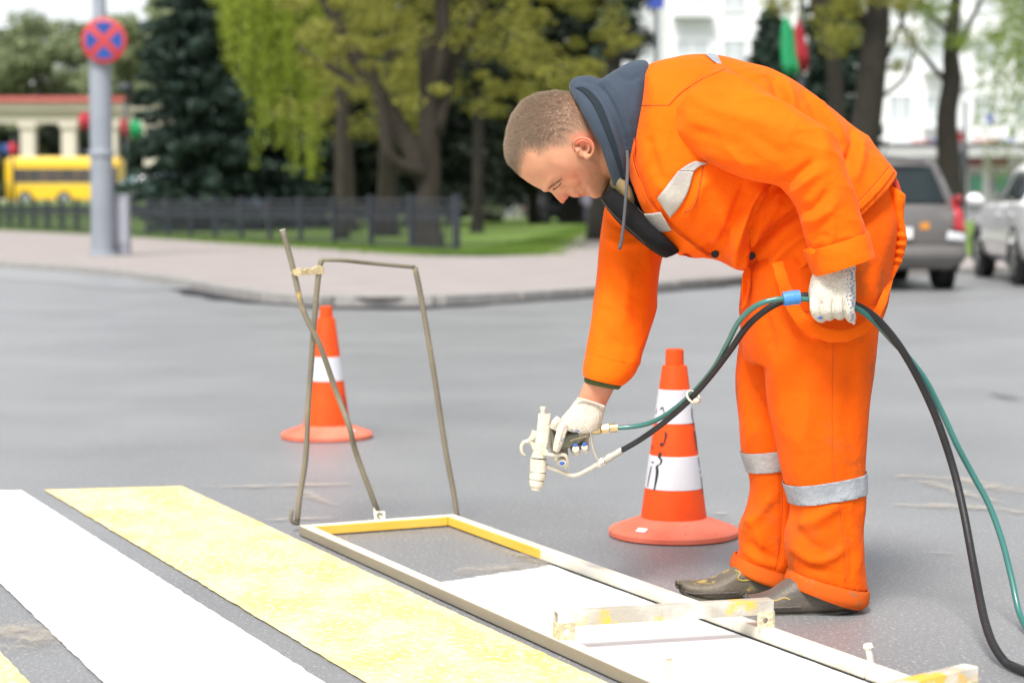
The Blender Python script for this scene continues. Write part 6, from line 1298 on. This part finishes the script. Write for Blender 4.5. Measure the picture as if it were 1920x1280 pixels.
ht_ = [(1156,802,4.52),(1190,799,4.515),(1225,790,4.50),(1262,768,4.46),(1300,735,4.41),(1338,690,4.35),(1363,645,4.285),(1386,602,4.225),(1418,573,4.175),(1456,561,4.165),(1500,560,4.17),(1540,564,4.17),(1575,570,4.17),(1606,578,4.175),(1640,603,4.195),(1672,637,4.215),(1705,672,4.23),(1735,712,4.24),(1765,770,4.25),(1795,835,4.25),(1826,893,4.25),(1854,945,4.24),(1878,1010,4.22),(1896,1080,4.19),(1912,1150,4.14),(1935,1215,4.06),(1980,1270,3.93),(2060,1312,3.78)]
def hose(pts, r, name, label, m):
    c = np.array([P(*p) for p in pts]); r = np.interp([p[0] for p in pts], [1150,1420,1560,1660], [r[0],r[0]*1.12,r[1]*.85,r[1]]); c[:, 2] = np.maximum(c[:, 2], r+.001); o = MB().tube(c, r, 14, 260).build(name, m, None, smooth=True); return tag(o, label, 'hose')
hB = hose(hb_, (.0064,.0084), 'black_hose', 'black rubber hose running from the spray gun through the near glove', M['hose_black'])
hT = hose(ht_, (.0054,.0068), 'teal_hose', 'teal hose running beside the black one from the brass fitting', M['hose_teal'])
# ribbed armour on the last part of the black hose: fine raised helix
c = catmull(np.array([P(*p) for p in hb_]), 900); c[:, 2] = np.maximum(c[:, 2], .0118); i0 = 560; seg = c[i0:]; T_ = np.gradient(seg, axis=0); L_ = np.r_[0, np.cumsum(np.linalg.norm(np.diff(seg, axis=0), axis=1))]
n2 = 5600; s_ = np.linspace(0, L_[-1], n2); cc = np.column_stack([np.interp(s_, L_, seg[:, k]) for k in range(3)]); tt_ = np.column_stack([np.interp(s_, L_, T_[:, k]) for k in range(3)]); tt_ /= np.linalg.norm(tt_, axis=1)[:, None]
n1 = np.cross(tt_, (0,1,0)); n1 /= np.linalg.norm(n1, axis=1)[:, None]; n3 = np.cross(tt_, n1); ph = s_/.0055*2*math.pi/1.0
MB().tube(cc+.0083*(np.cos(ph)[:, None]*n1+np.sin(ph)[:, None]*n3), .0006, 4).build('helix_rib', mat('hose_rib', (.03,.03,.032), .4), hB, smooth=True, fix=False)
tg = MB().tube([P(1469,561,4.172), P(1486,558,4.172), P(1500,557,4.172)], [.0150,.0155,.0150], 20, 10); tg.build('tape_wrap', mat('blue_tape', (.04,.20,.52), .5, c2=(.06,.25,.58), scale=30, bump=.4, bscale=120), hB, smooth='auto')
zt_ = P(1300,744,4.39); a = np.linspace(0, 2*math.pi, 22); ax_ = nrm(P(1330,705,4.34)-P(1290,752,4.40)); n1 = nrm(np.cross(ax_, (0,1,0))); n3 = np.cross(ax_, n1)
tg = tag(MB().tube(zt_+.0165*np.outer(np.cos(a), n1)+.0165*np.outer(np.sin(a), n3), .0026, 6).build('cable_tie', mat('cream_tie', (.66,.60,.50), .5), None, smooth=True), 'cream cable tie binding the two hoses before the cone', 'cable tie')
MB().ell(P(1306,751,4.37), (.008,.007,.006), 10, 8).build('tie_lock', mat('cream_lock', (.62,.52,.42), .5), tg, smooth=True)
